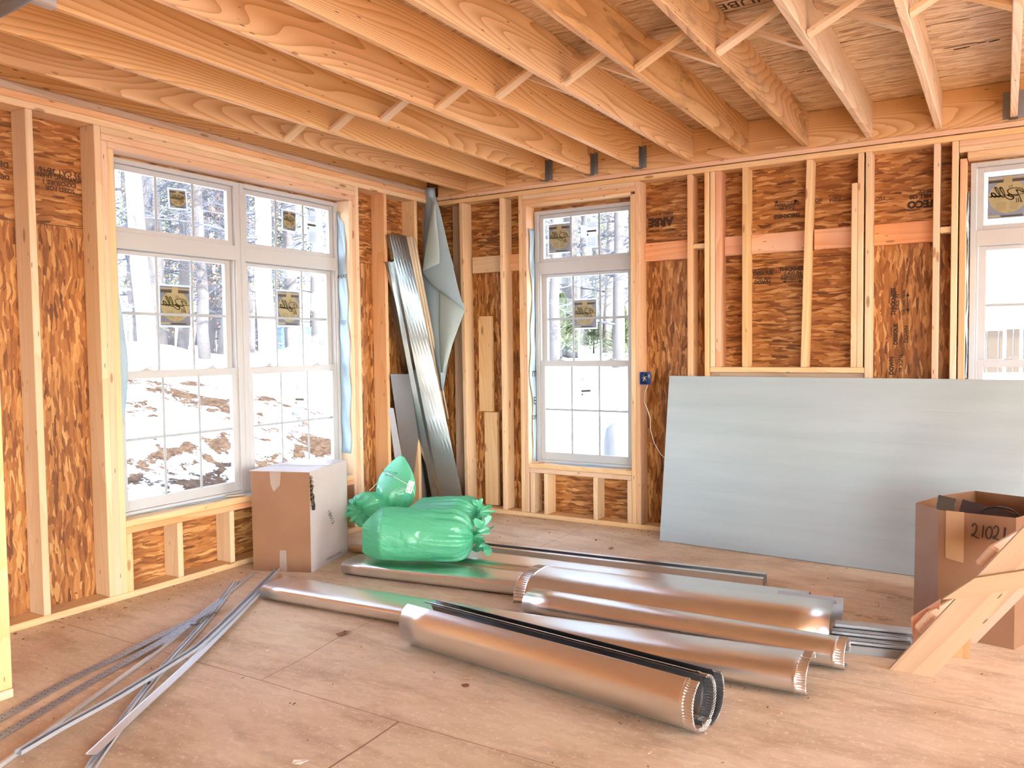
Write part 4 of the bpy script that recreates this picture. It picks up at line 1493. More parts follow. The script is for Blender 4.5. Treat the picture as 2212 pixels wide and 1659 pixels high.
U_ = [(-0.018, 0.012), (-0.018, 0), (-0.003, 0), (-0.002, 0.007), (0.002, 0.007), (0.003, 0), (0.018, 0), (0.018, 0.012)]
ribbon('steel_angle', fp([(548, 1238), (434, 1328), (347, 1404), (170, 1530), (0, 1655), (-60, 1700)]), [(-0.016, 0.0), (0.014, 0.0), (0.016, 0.016)], 'zinc_pale', 'longest pale steel strip, running from the carton to the bottom left', 'metal strip', 0.0015)
ribbon('furring_track', fp([(509, 1258), (451, 1339), (333, 1469), (202, 1653), (188, 1680)]), U_, 'zinc_pale', 'double-grooved track under the crossing strips, ending at the bottom edge', 'metal strip', 0.003)
ribbon('flat_strip', fp([(585, 1262), (500, 1353), (434, 1421), (370, 1482), (300, 1546), (198, 1643)]), [(-0.021, 0.003), (-0.019, 0), (0.019, 0), (0.021, 0.003)], 'zinc_pale', 'bright flat steel strip, rightmost of the strips', 'metal strip', 0.022)
ribbon('steel_track', fp([(600, 1240), (565, 1277), (497, 1347), (428, 1413), (333, 1473), (240, 1531), (130, 1592), (40, 1646)]), [(-0.014, 0.015), (-0.014, 0), (0.014, 0), (0.014, 0.015)], 'steel_dull', 'dull bent steel track crossing over the others with a cut end', 'metal strip', 0.026)
o = ribbon('perforated_strap', fp([(482, 1311), (434, 1342), (290, 1404), (150, 1470), (0, 1554), (-80, 1600)]), [(-0.023, 0), (0, 0.0), (0.023, 0)], 'strap_steel', 'perforated grey strap with black marker writing on its rounded end', 'metal strip', lambda t: 0.006 + 0.040 * max(0, 1 - 2.2 * t), holes=(-0.008, 0.008))
ribbon('perforated_strap', fp([(418, 1360), (347, 1396), (232, 1453), (120, 1520), (0, 1592), (-80, 1640)]), [(-0.023, 0), (0, 0.0), (0.023, 0)], 'strap_steel', 'lower perforated grey strap at the left edge', 'metal strip', lambda t: 0.004 + 0.036 * max(0, 1 - 2.5 * t), holes=(-0.008, 0.008))
pa, pb = at(433, 1344, 2, 0.048), at(475, 1316, 2, 0.048)
dd = (pb - pa).normalized()
text_mesh('marker_writing', '12812', 0.038, plane_M(((pa + pb) / 2) * 1.0 + Vector((0, 0, 0.0008)), dd, Vector((-dd.y, dd.x, 0))), M['black'], o, 0.3, 0.001)
bm = bmesh.new()
q = at(420, 1349, 2, 0.0484)
poly(bm, [q + dd * a + Vector((-dd.y, dd.x, 0)) * b for a, b in ((-0.012, -0.021), (0.022, -0.021), (0.006, 0.021), (-0.02, 0.021))])
obj('marker_patch', bm, M['black'], o, mw=Matrix.Identity(4))


# ---------------- metal and blue wrap leaning in the corner
def leaf(name, quad, mat, label, cat, flL=0.0, flR=0.0, thick=0.0014, group=None, bend=0.0):
    """thin leaning piece; quad = TL, TR, BR, BL in the room, with folded side flanges"""
    TL, TR, BR, BL = [Vector(q) for q in quad]
    nrm = (TR - TL).cross(BL - TL).normalized()
    if nrm.dot(CAM - TL) < 0: nrm.negate()
    bm = bmesh.new()
    n = 14
    rows = []
    for i in range(n + 1):
        t = i / n
        a, b = TL.lerp(BL, t), TR.lerp(BR, t)
        row = []
        if flL: row.append(a - nrm * flL)
        for k in range(7):
            s = k / 6
            row.append(a.lerp(b, s) + nrm * bend * math.sin(PI * s))
        if flR: row.append(b - nrm * flR)
        rows.append([bm.verts.new(p) for p in row])
    for r0, r1 in zip(rows, rows[1:]):
        for k in range(len(r0) - 1): bm.faces.new((r0[k], r0[k + 1], r1[k + 1], r1[k]))
    K = frame_matrix((TL + BR) / 2, BL - TL, nrm)
    bm.transform(K.inverted())
    o = obj(name, bm, M[mat], mw=K)
    sm = o.modifiers.new('sheet', 'SOLIDIFY')
    sm.thickness = thick
    return tag(o, label, cat, group)


GC = 'sheet metal leaning in the corner'
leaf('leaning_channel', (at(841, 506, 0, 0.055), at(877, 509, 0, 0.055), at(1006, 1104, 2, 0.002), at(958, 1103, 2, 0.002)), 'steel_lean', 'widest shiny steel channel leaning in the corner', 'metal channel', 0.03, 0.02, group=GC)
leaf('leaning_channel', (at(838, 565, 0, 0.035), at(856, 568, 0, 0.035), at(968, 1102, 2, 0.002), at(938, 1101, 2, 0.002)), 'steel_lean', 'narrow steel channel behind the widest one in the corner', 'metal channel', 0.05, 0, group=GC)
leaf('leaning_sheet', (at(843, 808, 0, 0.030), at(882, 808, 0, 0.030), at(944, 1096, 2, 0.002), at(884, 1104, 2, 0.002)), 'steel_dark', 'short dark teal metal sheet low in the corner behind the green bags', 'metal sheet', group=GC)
leaf('leaning_sheet', (at(838, 880, 0, 0.012), at(850, 882, 0, 0.012), at(888, 1104, 2, 0.002), at(868, 1108, 2, 0.002)), 'steel_dull', 'small pale metal strip leftmost in the corner, mostly behind a stud', 'metal sheet', group=GC)
r = empty('folded_flashing', at(905, 700, 0, 0.03))
bpy.context.view_layer.update()
tag(r, 'narrow folded pale flashing leaning right of the widest channel', 'flashing', GC)
for k in range(3):
    a0 = at(876 + 6 * k, 513 - 3 * (k == 1), 0, 0.040 - 0.012 * k)
    a1 = at(954 + 6 * k, 905, 0, 0.09)
    b0 = a0 + Vector((0.012, 0.028, 0))
    bm = bmesh.new()
    n = 6
    rows = []
    for i in range(n + 1):
        t = i / n
        c0 = a0.lerp(a1, t)
        w_ = 0.015 * (1 - 0.55 * t)
        rows.append([bm.verts.new(c0 + Vector((0.3 * w_ * j, w_ * j, 0)) + Vector((0.012, -0.006, 0)) * (1 - (2 * j / 3 - 1) ** 2)) for j in range(4)])
    for r0, r1 in zip(rows, rows[1:]):
        for j in range(3): bm.faces.new((r0[j], r0[j + 1], r1[j + 1], r1[j])).smooth = True
    bmesh.ops.translate(bm, verts=bm.verts[:], vec=-r.location)
    o = obj('fold', bm, M['grey_wood'] if False else plain('pale_flashing', (0.62, 0.52, 0.38), 0.4) if k == 0 else bpy.data.materials['pale_flashing'], r)
    o.modifiers.new('sheet', 'SOLIDIFY').thickness = 0.0012


def cloth_sheet(name, rows_px, depth, mat, parent, curl=None):
    """rows_px = list of (left px, right px) pairs from top to bottom; depth(s, t) gives the room y"""
    bm = bmesh.new()
    rows = []
    n = 12
    m_ = len(rows_px) - 1
    for i, (a, b) in enumerate(rows_px):
        row = []
        for k in range(n + 1):
            s = k / n
            x, y = a[0] + (b[0] - a[0]) * s, a[1] + (b[1] - a[1]) * s
            row.append(bm.verts.new(at(x, y, 1, depth(s, i / m_))))
        rows.append(row)
    for r0, r1 in zip(rows, rows[1:]):
        for k in range(n):
            f = bm.faces.new((r0[k], r0[k + 1], r1[k + 1], r1[k]))
            f.smooth = True
    bmesh.ops.translate(bm, verts=bm.verts[:], vec=-parent.location)
    bmesh.ops.subdivide_edges(bm, edges=bm.edges[:], cuts=1, use_grid_fill=True)
    o = obj(name, bm, M[mat], parent, smooth=True)
    o.modifiers.new('sheet', 'SOLIDIFY').thickness = 0.0016
    return o


r = empty('hanging_wrap', at(950, 700, 1, -0.17))
bpy.context.view_layer.update()
tag(r, 'folded pale blue building wrap hanging from the joist in the corner', 'house wrap')
cloth_sheet('back_fold', [((920, 405), (939, 406)), ((919, 428), (941, 428)), ((917, 470), (950, 470)), ((914, 530), (965, 525)), ((911, 587), (980, 575)),
                          ((912, 630), (978, 650)), ((922, 690), (975, 710)), ((934, 750), (970, 765)), ((946, 800), (963, 810)), ((954, 842), (957, 845))],
            lambda s, t: -0.150 - 0.02 * math.sin(s * 5), 'wrap', r)
cloth_sheet('lower_fold', [((949, 630), (1002, 655)), ((949, 660), (1004, 672)), ((949, 700), (990, 708)), ((950, 740), (978, 742)), ((951, 780), (967, 782)), ((953, 805), (959, 806))],
            lambda s, t: -0.185 - 0.025 * math.sin(s * 3.0), 'wrap_light', r)
cloth_sheet('front_fold', [((926, 425), (941, 429)), ((930, 440), (949, 450)), ((926, 480), (961, 500)), ((920, 520), (971, 545)), ((914, 560), (982, 590)), ((911, 588), (989, 620)),
                           ((926, 607), (996, 645)), ((945, 626), (1000, 660)), ((968, 640), (1003, 668)), ((990, 655), (1004, 672))],
            lambda s, t: -0.205 - 0.02 * math.sin(s * 3.1) - 0.01 * t, 'wrap', r)
cloth_sheet('front_flap', [((936, 438), (940, 440)), ((931, 470), (943, 480)), ((924, 510), (947, 515)), ((917, 550), (949, 545)), ((912, 586), (949, 569))],
            lambda s, t: -0.235 - 0.012 * math.sin(s * 3.1), 'wrap_light', r)

# ---------------- blue outlet box and its wire
r = empty('outlet_box', (1.9535, 0.02, 1.132))
tag(r, 'small blue electrical box on the stud right of the middle window', 'electrical box')
bpy.context.view_layer.update()
bm = bmesh.new()
for lo, hi in (((-0.031, -0.032, 0), (-0.028, 0.04, 0.097)), ((0.028, -0.032, 0), (0.031, 0.04, 0.097)), ((-0.028, -0.032, 0), (0.028, 0.04, 0.003)),
               ((-0.028, -0.032, 0.094), (0.028, 0.04, 0.097)), ((-0.028, 0.037, 0.003), (0.028, 0.04, 0.094))):
    bx(bm, lo, hi)
bx(bm, (0.031, -0.02, 0.06), (0.034, 0.0, 0.09))
obj('box_shell', bm, M['outlet_blue'], r)
for i, (mt_, x) in enumerate((('wire', -0.012), ('orange_wire', 0.0), ('wire', 0.012), ('black', 0.004))):
    bm = bmesh.new()
    tube(bm, [(x, 0.03, 0.09), (x * 1.5, 0.0, 0.065), (-x, -0.028, 0.05), (x, -0.02, 0.03 + 0.008 * i), (x * 0.5, 0.01, 0.02)], 0.0022, 5)
    obj('wire_end', bm, M[mt_], r)
bm = bmesh.new()
bx(bm, (0.0312, -0.014, 0.055), (0.0345, 0.002, 0.078))
obj('label_tab', bm, M['white'], r)
bm = bmesh.new()
tube(bm, [(1.965, 0.05, 1.13), (1.9285, 0.07, 1.06), (1.93, 0.06, 0.99), (1.965, 0.03, 0.945), (1.995, 0.02, 0.87), (1.998, 0.015, 0.78), (2.03, 0.01, 0.68), (2.085, 0.01, 0.595), (2.14, 0.02, 0.55)], 0.003, 6)
tag(obj('electric_wire', bm, M['wire']), 'thin white wire looping from the blue box behind the foam sheet', 'wire')


# ---------------- closed carton
r = empty('closed_carton', (0.29, -1.95, 0))
tag(r, 'tall closed cardboard box with a torn corner beside the wide window', 'box')
FT = [Vector(p) for p in ((0.163, -2.285, 0), (0.537, -2.143, 0), (0.400, -1.650, 0), (0.050, -1.765, 0))]
TP = [Vector(p) for p in ((0.148, -2.285, 0.652), (0.532, -2.143, 0.650), (0.345, -1.560, 0.655), (0.075, -1.66, 0.660))]
TP = [FT[0] + Vector((-0.004, 0, 0.652)), FT[1] + Vector((0.004, 0, 0.650)), FT[2] + Vector((-0.010, 0.015, 0.652)), FT[3] + Vector((0.0, 0.01, 0.656))]


def facepart(name, pts, mat, parent, th=0.004, label=None):
    bm = bmesh.new()
    poly(bm, [Vector(p) - parent.location for p in pts])
    bmesh.ops.subdivide_edges(bm, edges=bm.edges[:], cuts=3, use_grid_fill=True)
    o = obj(name, bm, M[mat], parent)
    s = o.modifiers.new('board', 'SOLIDIFY')
    s.thickness = th
    if label: o['label'] = label
    return o


facepart('front_panel', (FT[0], FT[1], TP[1], TP[0]), 'carton', r)
facepart('side_panel', (FT[1], FT[2], TP[2], TP[1]), 'carton_lit', r, label='side panel with window light painted in')
facepart('back_panel', (FT[2], FT[3], TP[3], TP[2]), 'carton', r)
facepart('side_panel', (FT[3], FT[0], TP[0], TP[3]), 'carton', r)
mid0, mid1 = (TP[0] + TP[3]) / 2 + Vector((0, 0, 0.004)), (TP[1] + TP[2]) / 2 + Vector((0, 0, 0.006))
facepart('top_flap', (TP[0] + Vector((-.006, -.008, 0.003)), TP[1] + Vector((.006, -.008, 0.003)), mid1, mid0), 'carton_lit', r)
facepart('top_flap', (mid0, mid1, TP[2] + Vector((.004, .006, 0.003)), TP[3] + Vector((-.004, .006, 0.003))), 'carton_lit', r)
dF = (FT[1] - FT[0]).normalized()
nF = Vector((dF.y, -dF.x, 0))


def onfront(a, z, e=0.0045):
    return FT[0] + dF * a + Vector((0, 0, z)) + nF * e


def tape(name, pts, mat, parent):
    bm = bmesh.new()
    poly(bm, [p - parent.location for p in pts])
    return obj(name, bm, M[mat], parent)


tape('clear_tape', [onfront(0.185, 0.0), onfront(0.235, 0.0), onfront(0.232, 0.14), onfront(0.187, 0.14)], 'tape_clear', r)
tape('clear_tape', [onfront(0.13, 0.648), onfront(0.21, 0.648), onfront(0.20, 0.56), onfront(0.155, 0.52), onfront(0.135, 0.57)], 'tape_clear', r)
tape('clear_tape', [(mid0 + mid1) / 2 + Vector((-0.19, -0.07, 0.004)), (mid0 + mid1) / 2 + Vector((-0.17, -0.12, 0.004)), (mid0 + mid1) / 2 + Vector((0.19, 0.02, 0.006)), (mid0 + mid1) / 2 + Vector((0.17, 0.07, 0.006))], 'tape_clear', r)
# torn corner: ragged dark opening and curled paper
bm = bmesh.new()
rag = [(0.0, 0.635), (0.025, 0.60), (0.016, 0.575), (0.050, 0.555), (0.028, 0.52), (0.055, 0.49), (0.050, 0.455), (0.062, 0.43), (0.058, 0.395), (0.02, 0.40), (0.012, 0.45), (0.0, 0.47)]
dS = (FT[2] - FT[1]).normalized()
nS = Vector((dS.y, -dS.x, 0))
if nS.x < 0: nS.negate()
pts = [FT[1] + dS * a + Vector((0, 0, z)) + nS * 0.005 for a, z in rag]
poly(bm, [p - r.location for p in pts])
obj('torn_hole', bm, M['black'], r)
bm = bmesh.new()
for i in range(7):
    z = 0.43 + 0.028 * i
    a = FT[1] + nS * 0.006 + Vector((0, 0, z))
    tube(bm, [a - r.location, a + dS * (0.014 + 0.006 * (i % 3)) + nS * 0.010 + Vector((0, 0, 0.012)) - r.location, a + dS * 0.02 + Vector((0, 0, 0.026)) - r.location], 0.003, 4)
obj('torn_paper', bm, M['carton_dark'], r)
text_mesh('marker_writing', '18012', 0.05, plane_M(FT[1] + dS * 0.26 + Vector((0, 0, 0.31)) + nS * 0.006, Vector((dS.x * 0.5, dS.y * 0.5, -0.8)), Vector((dS.x, dS.y, 0.62))), M['black'], r, 0.2)
text_mesh('printed_line', 'ASSEMBLED IN AMERICA', 0.020, plane_M(FT[1] + dS * 0.30 + Vector((0, 0, 0.035)) + nS * 0.006, dS, (0, 0, 1)), M['black'], r)

# ---------------- open carton at the right
r = empty('open_carton', (4.25, -1.15, 0))
tag(r, 'open cardboard box with 21021 written in marker', 'box')
TOP = [at(1978, 1086, 2, 0.605), at(2028, 1102, 2, 0.600), at(2195, 1119, 2, 0.600), at(2262, 1101, 2, 0.606), at(2250, 1078, 2, 0.612), at(2106, 1060, 2, 0.612), at(2040, 1069, 2, 0.610)]
BOT = [at(1973, 1347, 2, 0), at(2024, 1368, 2, 0), at(2190, 1404, 2, 0)]
for i in range(3, 7):
    BOT.append(Vector((TOP[i].x, TOP[i].y, 0)) + Vector((0.01, 0.0, 0)))
for i in range(3): BOT[i].z = 0
nm = ['left_panel', 'front_panel', 'right_panel', 'right_panel', 'back_panel', 'back_panel', 'left_panel']
for i in range(7):
    j = (i + 1) % 7
    facepart(nm[i], (BOT[i], BOT[j], TOP[j], TOP[i]), 'carton' if i in (0, 1, 2) else 'carton_dark', r)
bm = bmesh.new()
poly(bm, [b - r.location + Vector((0, 0, 0.003)) for b in BOT])
obj('bottom_panel', bm, M['carton_dark'], r)
A, B_ = BOT[1], BOT[2]
At, Bt = TOP[1], TOP[2]
nB = (B_ - A).cross(At - A).normalized()
if nB.dot(CAM - A) < 0: nB.negate()


def onbox(s, t, e=0.0035):
    return A.lerp(B_, s).lerp(At.lerp(Bt, s), t) + nB * e


tape('paper_tape', [onbox(0.10, 0.62), onbox(0.345, 0.60), onbox(0.345, 1.004), onbox(0.10, 1.004)], 'tape_brown', r)
tape('clear_tape', [onbox(0.26, 0.17), onbox(0.42, 0.20), onbox(0.40, 0.28), onbox(0.27, 0.26)], 'tape_clear', r)
DIG = {'2': [(0.05, 0.78), (0.25, 0.98), (0.5, 0.85), (0.45, 0.5), (0.15, 0.15), (0.0, 0.12), (0.1, 0.25), (0.4, 0.08), (0.75, 0.02)],
       '1': [(0.2, 0.92), (0.14, 0.5), (0.08, 0.08)],
       '0': [(0.4, 0.88), (0.12, 0.7), (0.05, 0.3), (0.25, 0.06), (0.55, 0.2), (0.68, 0.6), (0.5, 0.88), (0.38, 0.86)]}
bm = bmesh.new()
x = 0.445
for ch, w_ in (('2', 0.128), ('1', 0.050), ('0', 0.10), ('2', 0.125), ('1', 0.05)):
    pts = smooth_pts([(x + px_ * 0.125, 0.81 + py_ * 0.115 - (x - 0.45) * 0.0) for px_, py_ in DIG[ch]])
    P3 = [onbox(a, b, 0.0045) - r.location for a, b in pts]
    for p, q in zip(P3, P3[1:]):
        d = (q - p).normalized()
        s = d.cross(nB) * 0.0032
        poly(bm, [p - s - d * .001, q - s + d * .001, q + s + d * .001, p + s - d * .001])
    x += w_
obj('marker_writing', bm, M['black'], r)
# things inside it
q0, q1, q2, q3 = at(2024, 1101, 2, 0.585), at(2060, 1108, 2, 0.585), at(2066, 1080, 2, 0.66), at(2034, 1070, 2, 0.66)
q2, q3 = q1 + Vector((0.0, 0.09, 0.075)), q0 + Vector((0.0, 0.09, 0.075))
c = at(2043, 1092, 1, -1.26)
bm = bmesh.new()
bx(bm, (-0.042, -0.006, -0.10), (0.042, 0.006, 0.045), 0.003)
o = obj('black_tray', bm, M['blackgloss'], mw=Matrix.Translation(c) @ Matrix.Rotation(0.25, 4, 'Z') @ Matrix.Rotation(-0.3, 4, 'X') @ Matrix.Rotation(0.22, 4, 'Y'))
tag(o, 'black square panel sticking out of the open box', 'panel')
a, b = at(2068, 1077, 1, -1.22), at(2195, 1112, 1, -1.24)
d = b - a
K = frame_matrix((a + b) / 2 + Vector((0, 0, -0.10)), d, (0, -1, 0.35))
bm = bmesh.new()
bx(bm, (-d.length / 2, -0.10, -0.0015), (d.length / 2, 0.10, 0.0015), 0.001)
for v in bm.verts: v.co.z += 0.015 * math.cos(v.co.x * 9)
o = obj('metal_plate', bm, M['dark_plate'], mw=K)
tag(o, 'dark shiny metal plate lying in the mouth of the open box', 'metal plate')
bm = bmesh.new()
c = at(2160, 1120, 1, -1.30)
tube(bm, [c + Vector((0.085 * math.cos(t), 0.03, 0.05 * math.sin(t))) for t in [PI * i / 16 for i in range(17)]], 0.004, 6)
tag(obj('black_cable', bm, M['blackgloss']), 'thin black hoop of cable at the rim of the open box', 'cable')


# ---------------- wooden ramp / stair frame at the right
r = empty('wooden_stair_frame', (4.3, -1.8, 0))
tag(r, 'rough sloping wooden frame of boards and cleats in front of the open box', 'stair frame')
bpy.context.view_layer.update()


def prism(name, pts, dy, mat, parent, label=None):
    """board cut to an outline in a plane y = const, thickness dy"""
    bm = bmesh.new()
    pts = [Vector(p) - parent.location for p in pts]
    f0 = [bm.verts.new(p) for p in pts]
    f1 = [bm.verts.new(p + Vector((0, dy, 0))) for p in pts]
    bm.faces.new(f0)
    bm.faces.new(f1[::-1])
    for i in range(len(pts)):
        j = (i + 1) % len(pts)
        bm.faces.new((f0[i], f0[j], f1[j], f1[i]))
    # local frame so that the grain follows the longest direction
    d = (pts[2] - pts[1]).normalized()
    c = sum(pts, Vector()) / len(pts)
    K = frame_matrix(c, d, (0, 1, 0))
    bm.transform(K.inverted())
    o = obj(name, bm, M[mat], parent)
    o.matrix_basis = K
    if label: o['label'] = label
    return o


def yy(px, py, y):
    return at(px, py, 1, y)


Y1 = -2.035
up = Vector((0.584, 0, 0.812))
p1, p2 = Vector((3.912, Y1, 0.001)), Vector((4.080, Y1, 0.001))
prism('stringer', [p1, p2, p2 + up * 1.75, p1 + up * 1.84], 0.038, 'ramp', r)
Y2 = -1.50
p1b, p2b = Vector((4.06, Y2, 0.001)), Vector((4.228, Y2, 0.001))
prism('stringer', [p1b, p2b, p2b + up * 1.70, p1b + up * 1.79], 0.038, 'grey_wood', r, 'shaded rear stringer')
prism('brace', [yy(2036, 1295, -2.058), yy(2073, 1293, -2.058), yy(2212, 1270, -2.058), yy(2420, 1238, -2.058), yy(2420, 1205, -2.058), yy(2212, 1233, -2.058), yy(2106, 1249, -2.058)], 0.020, 'ramp', r)
for (e, far, nmz) in (((1997, 1347), (2062, 1309), 0), ((2132, 1205), (2198, 1166), 1)):
    ez = yy(*e, -1.97).z
    a, b = at(*e, 2, ez), at(*far, 2, ez)
    b = a + (b - a).normalized() * 0.42
    dirn = (b - a).normalized()
    K = frame_matrix((a + b) / 2, dirn, up.cross(dirn) if up.cross(dirn).length > .1 else (0, 0, 1))
    L = (b - a).length
    bm = bmesh.new()
    bx(bm, (-L / 2, -0.056, -0.024), (L / 2, 0.056, 0.024), 0.010)
    for v in bm.verts:
        v.co.y += 0.004 * noise.noise(v.co * 30)
    o = obj('cleat', bm, M['stud2'], r)
    o.matrix_basis = Matrix.Translation(-r.location) @ K
p = at(2076, 1420, 2, 0)
prism('support_leg', [Vector((4.125, -1.735, 0.001)), Vector((4.207, -1.735, 0.001)), Vector((4.222, -1.735, 0.24)), Vector((4.08, -1.735, 0.12))], 0.02, 'ramp', r)
prism('support_leg', [Vector((4.00, -1.90, 0.05)), Vector((4.075, -1.90, 0.02)), Vector((4.10, -1.90, 0.30)), Vector((3.985, -1.90, 0.20))], 0.03, 'block', r)


# ---------------- green bags
def bag(name, c, axis, L, R, label, seed=0, squash=0.92, base=None, tip=0.25, neck=0.94, mat='bag', folds=17, ruffle=True, tpow=0.42, wob=0.06, end=0.78, vseam=False):
    """filled plastic bag: round body, blunt corner at one end, gathered and tied at the other"""
    rnd = random.Random(seed)
    A = Vector(axis).normalized()
    K = frame_matrix(c, A, (0, 0, 1) if abs(A.z) < 0.8 else (0, -1, 0))
    r = empty(name, c)
    bpy.context.view_layer.update()
    tag(r, label, 'bag', 'green plastic bags of scrap')
    nr, ns = 54, 110
    ph = [rnd.uniform(0, 6.28) for _ in range(8)]
    bm = bmesh.new()
    rows = []
    for i in range(nr + 1):
        t = i / nr
        x = -L / 2 + L * t
        # body profile
        if t < tip:
            q = t / tip
            rr = (0.10 + 0.90 * math.sin(q * PI / 2) ** tpow)
            if vseam: rr = 0.50 + 0.50 * math.sin(q * PI / 2)
        elif t > end:
            q = (t - end) / (1 - end)
            rr = max(0.09, (1 - q ** 2.2) ** 0.60 if q < 0.995 else 0.09)
        else: rr = 1.0
        near_tie = max(0, (t - 0.45) / 0.55)
        flat_tip = max(0, 1 - t / tip)
        row = []
        for k in range(ns):
            a = 2 * PI * k / ns
            fold = (0.5 * math.sin(folds * a + ph[0] + 2 * math.sin(3 * t)) + 0.35 * math.sin((folds + 6) * a + ph[1]) + 0.3 * math.sin(7 * a + ph[2])) * (0.006 + 0.15 * near_tie ** 2.0)
            lump = wob * noise.noise(Vector((x * 6 + seed, 1.7 * math.cos(a), 1.7 * math.sin(a)))) + 0.030 * noise.noise(Vector((x * 17 + seed, 4 * math.cos(a), 4 * math.sin(a))))
            crease = 0.022 * abs(noise.noise(Vector((x * 9, 6 * math.cos(a) + seed, 3 * math.sin(a))))) ** 0.5
            f = rr * (1 + fold + lump - crease)
            y = R * f * math.cos(a) * ((1 + 0.35 * flat_tip) if not vseam else (1 - 0.93 * flat_tip))
            z = R * f * math.sin(a) * squash * ((1 - 0.80 * flat_tip) if not vseam else 1)
            if vseam: z -= 0.035 * flat_tip
            row.append(bm.verts.new((x, y, z)))
        rows.append(row)
    for r0, r1 in zip(rows, rows[1:]):
        for k in range(ns):
            bm.faces.new((r0[k], r0[(k + 1) % ns], r1[(k + 1) % ns], r1[k])).smooth = True
    bm.faces.new(rows[0][::-1])
    bm.faces.new(rows[-1])
    bm.transform(K)
    if base is not None:
        for v in bm.verts:
            if v.co.z < base + 0.03:
                v.co.z = base + 0.03 * math.exp((v.co.z - base - 0.03) / 0.06) - 0.0 if v.co.z < base + 0.03 else v.co.z
    bmesh.ops.translate(bm, verts=bm.verts[:], vec=-Vector(c))
    obj('bag_body', bm, M[mat], r, smooth=True)
    if ruffle:
        bm = bmesh.new()
        rows = []
        rn, rs = 12, 96
        for i in range(rn + 1):
            t = i / rn
            row = []
            for k in range(rs):
                a = 2 * PI * k / rs
                flare = R * (0.10 + 0.42 * t ** 0.9)
                wv = 1 + t * (0.22 * math.sin(3 * a + ph[3]) + 0.20 * math.sin(9 * a + ph[4]) + 0.16 * math.sin(21 * a + ph[5]))
                xx = L / 2 + R * (0.50 * t * (1 + 0.45 * math.sin(2 * a + ph[6]) + 0.30 * math.sin(13 * a + ph[7])) - 0.25 * t * t)
                row.append(bm.verts.new((xx, flare * wv * math.cos(a), flare * wv * math.sin(a))))
            rows.append(row)
        for r0, r1 in zip(rows, rows[1:]):
            for k in range(rs):
                bm.faces.new((r0[k], r0[(k + 1) % rs], r1[(k + 1) % rs], r1[k])).smooth = True
        bm.transform(K)
        if base is not None:
            for v in bm.verts:
                if v.co.z < base: v.co.z = base + 0.3 * (base - v.co.z) * 0.3
        bmesh.ops.translate(bm, verts=bm.verts[:], vec=-Vector(c))
        o = obj('gathered_neck', bm, M['bag2'], r, smooth=True)
        o.modifiers.new('sheet', 'SOLIDIFY').thickness = 0.0006
        bm = bmesh.new()
        tube(bm, [K @ Vector((L / 2 + 0.003, 0.13 * R * math.cos(t), 0.13 * R * math.sin(t))) - Vector(c) for t in [2 * PI * i / 16 for i in range(17)]], 0.004, 6)
        obj('tie', bm, M['bag'], o)
    return r


a, b = at(783, 1152, 2, 0.265), at(1026, 1160, 2, 0.240)
bag('green_bag', (a + b) / 2 , b - a, (b - a).length, 0.188, 'largest green plastic bag lying on its side on the ducts', 3, 0.92, 0.090, tip=0.20, folds=15, end=0.80, wob=0.03, vseam=True)
c = at(858, 1044, 1, -1.33)
r = bag('green_bag', c, -RT * 0.20 + Vector((0, 0, -1)), 0.400, 0.148, 'upright pointed green bag with a white label', 5, 0.95, None, tip=0.62, mat='bag2', ruffle=False, folds=13, wob=0.04, tpow=0.95, end=0.66)
lc = at(886, 1052, 1, -1.455)
lab = empty('x')
bpy.data.objects.remove(lab)
nrm = (CAM - lc).normalized()
xd = Vector((0, 0, 1)).cross(nrm).normalized()
yd = nrm.cross(xd)
ang = 1.25
x2 = xd * math.cos(ang) + yd * math.sin(ang)
y2 = -xd * math.sin(ang) + yd * math.cos(ang)
bm = bmesh.new()
poly(bm, [lc + x2 * a_ + y2 * b_ - r.location for a_, b_ in ((-0.042, -0.021), (0.042, -0.021), (0.042, 0.021), (-0.042, 0.021))])
o = obj('paper_label', bm, M['white'], r)
o['label'] = 'white printed label'
text_mesh('label_print', 'B0 27L 3\n4200 11', 0.020, plane_M(lc + nrm * 0.0015, x2, y2), M['black'], o)
bm = bmesh.new()
tube(bm, [p - r.location for p in (at(833, 1020, 1, -1.435), at(855, 1032, 1, -1.465), at(880, 1046, 1, -1.46), at(893, 1058, 1, -1.44), at(897, 1072, 1, -1.40))], 0.0022, 5)
obj('drawstring', bm, M['white'], r)
txt = text_mesh('printed_text', 'RECYCLED\n33 GAL', 0.022, plane_M(at(842, 1024, 1, -1.474), xd * 0.98 - yd * 0.2, yd * 0.98 + xd * 0.2), M['black'], r)
c = at(805, 1100, 1, -1.47)
bag('green_bag', c, Vector((0.05, -1, 0.10)), 0.30, 0.150, 'crumpled green bag with its gathered top facing out, beside the carton', 8, 0.82, 0.012, tip=0.3, folds=14)
a, b = at(884, 1108, 1, -1.36), at(1033, 1106, 1, -1.40)
bag('green_bag', (a + b) / 2, b - a, (b - a).length * 1.0, 0.135, 'green bag half hidden behind the largest one, tied at right', 11, 0.80, 0.106, tip=0.25, folds=18)
bm = bmesh.new()
tube(bm, [at(798, 1060, 1, -1.45), at(812, 1046, 1, -1.38), at(826, 1030, 1, -1.36)], 0.0018, 5)
tag(obj('drawstring_loop', bm, M['white']), 'thin pale string stretched between two green bags', 'string')

# rolled brown tube end and shiny duct end behind the bags
bm = bmesh.new()
tube(bm, [at(757, 1183, 2, 0.032), at(800, 1188, 2, 0.032)], 0.030, 14)
tag(obj('cardboard_tube', bm, M['ramp']), 'rounded brown tube end poking out beside the carton', 'tube')

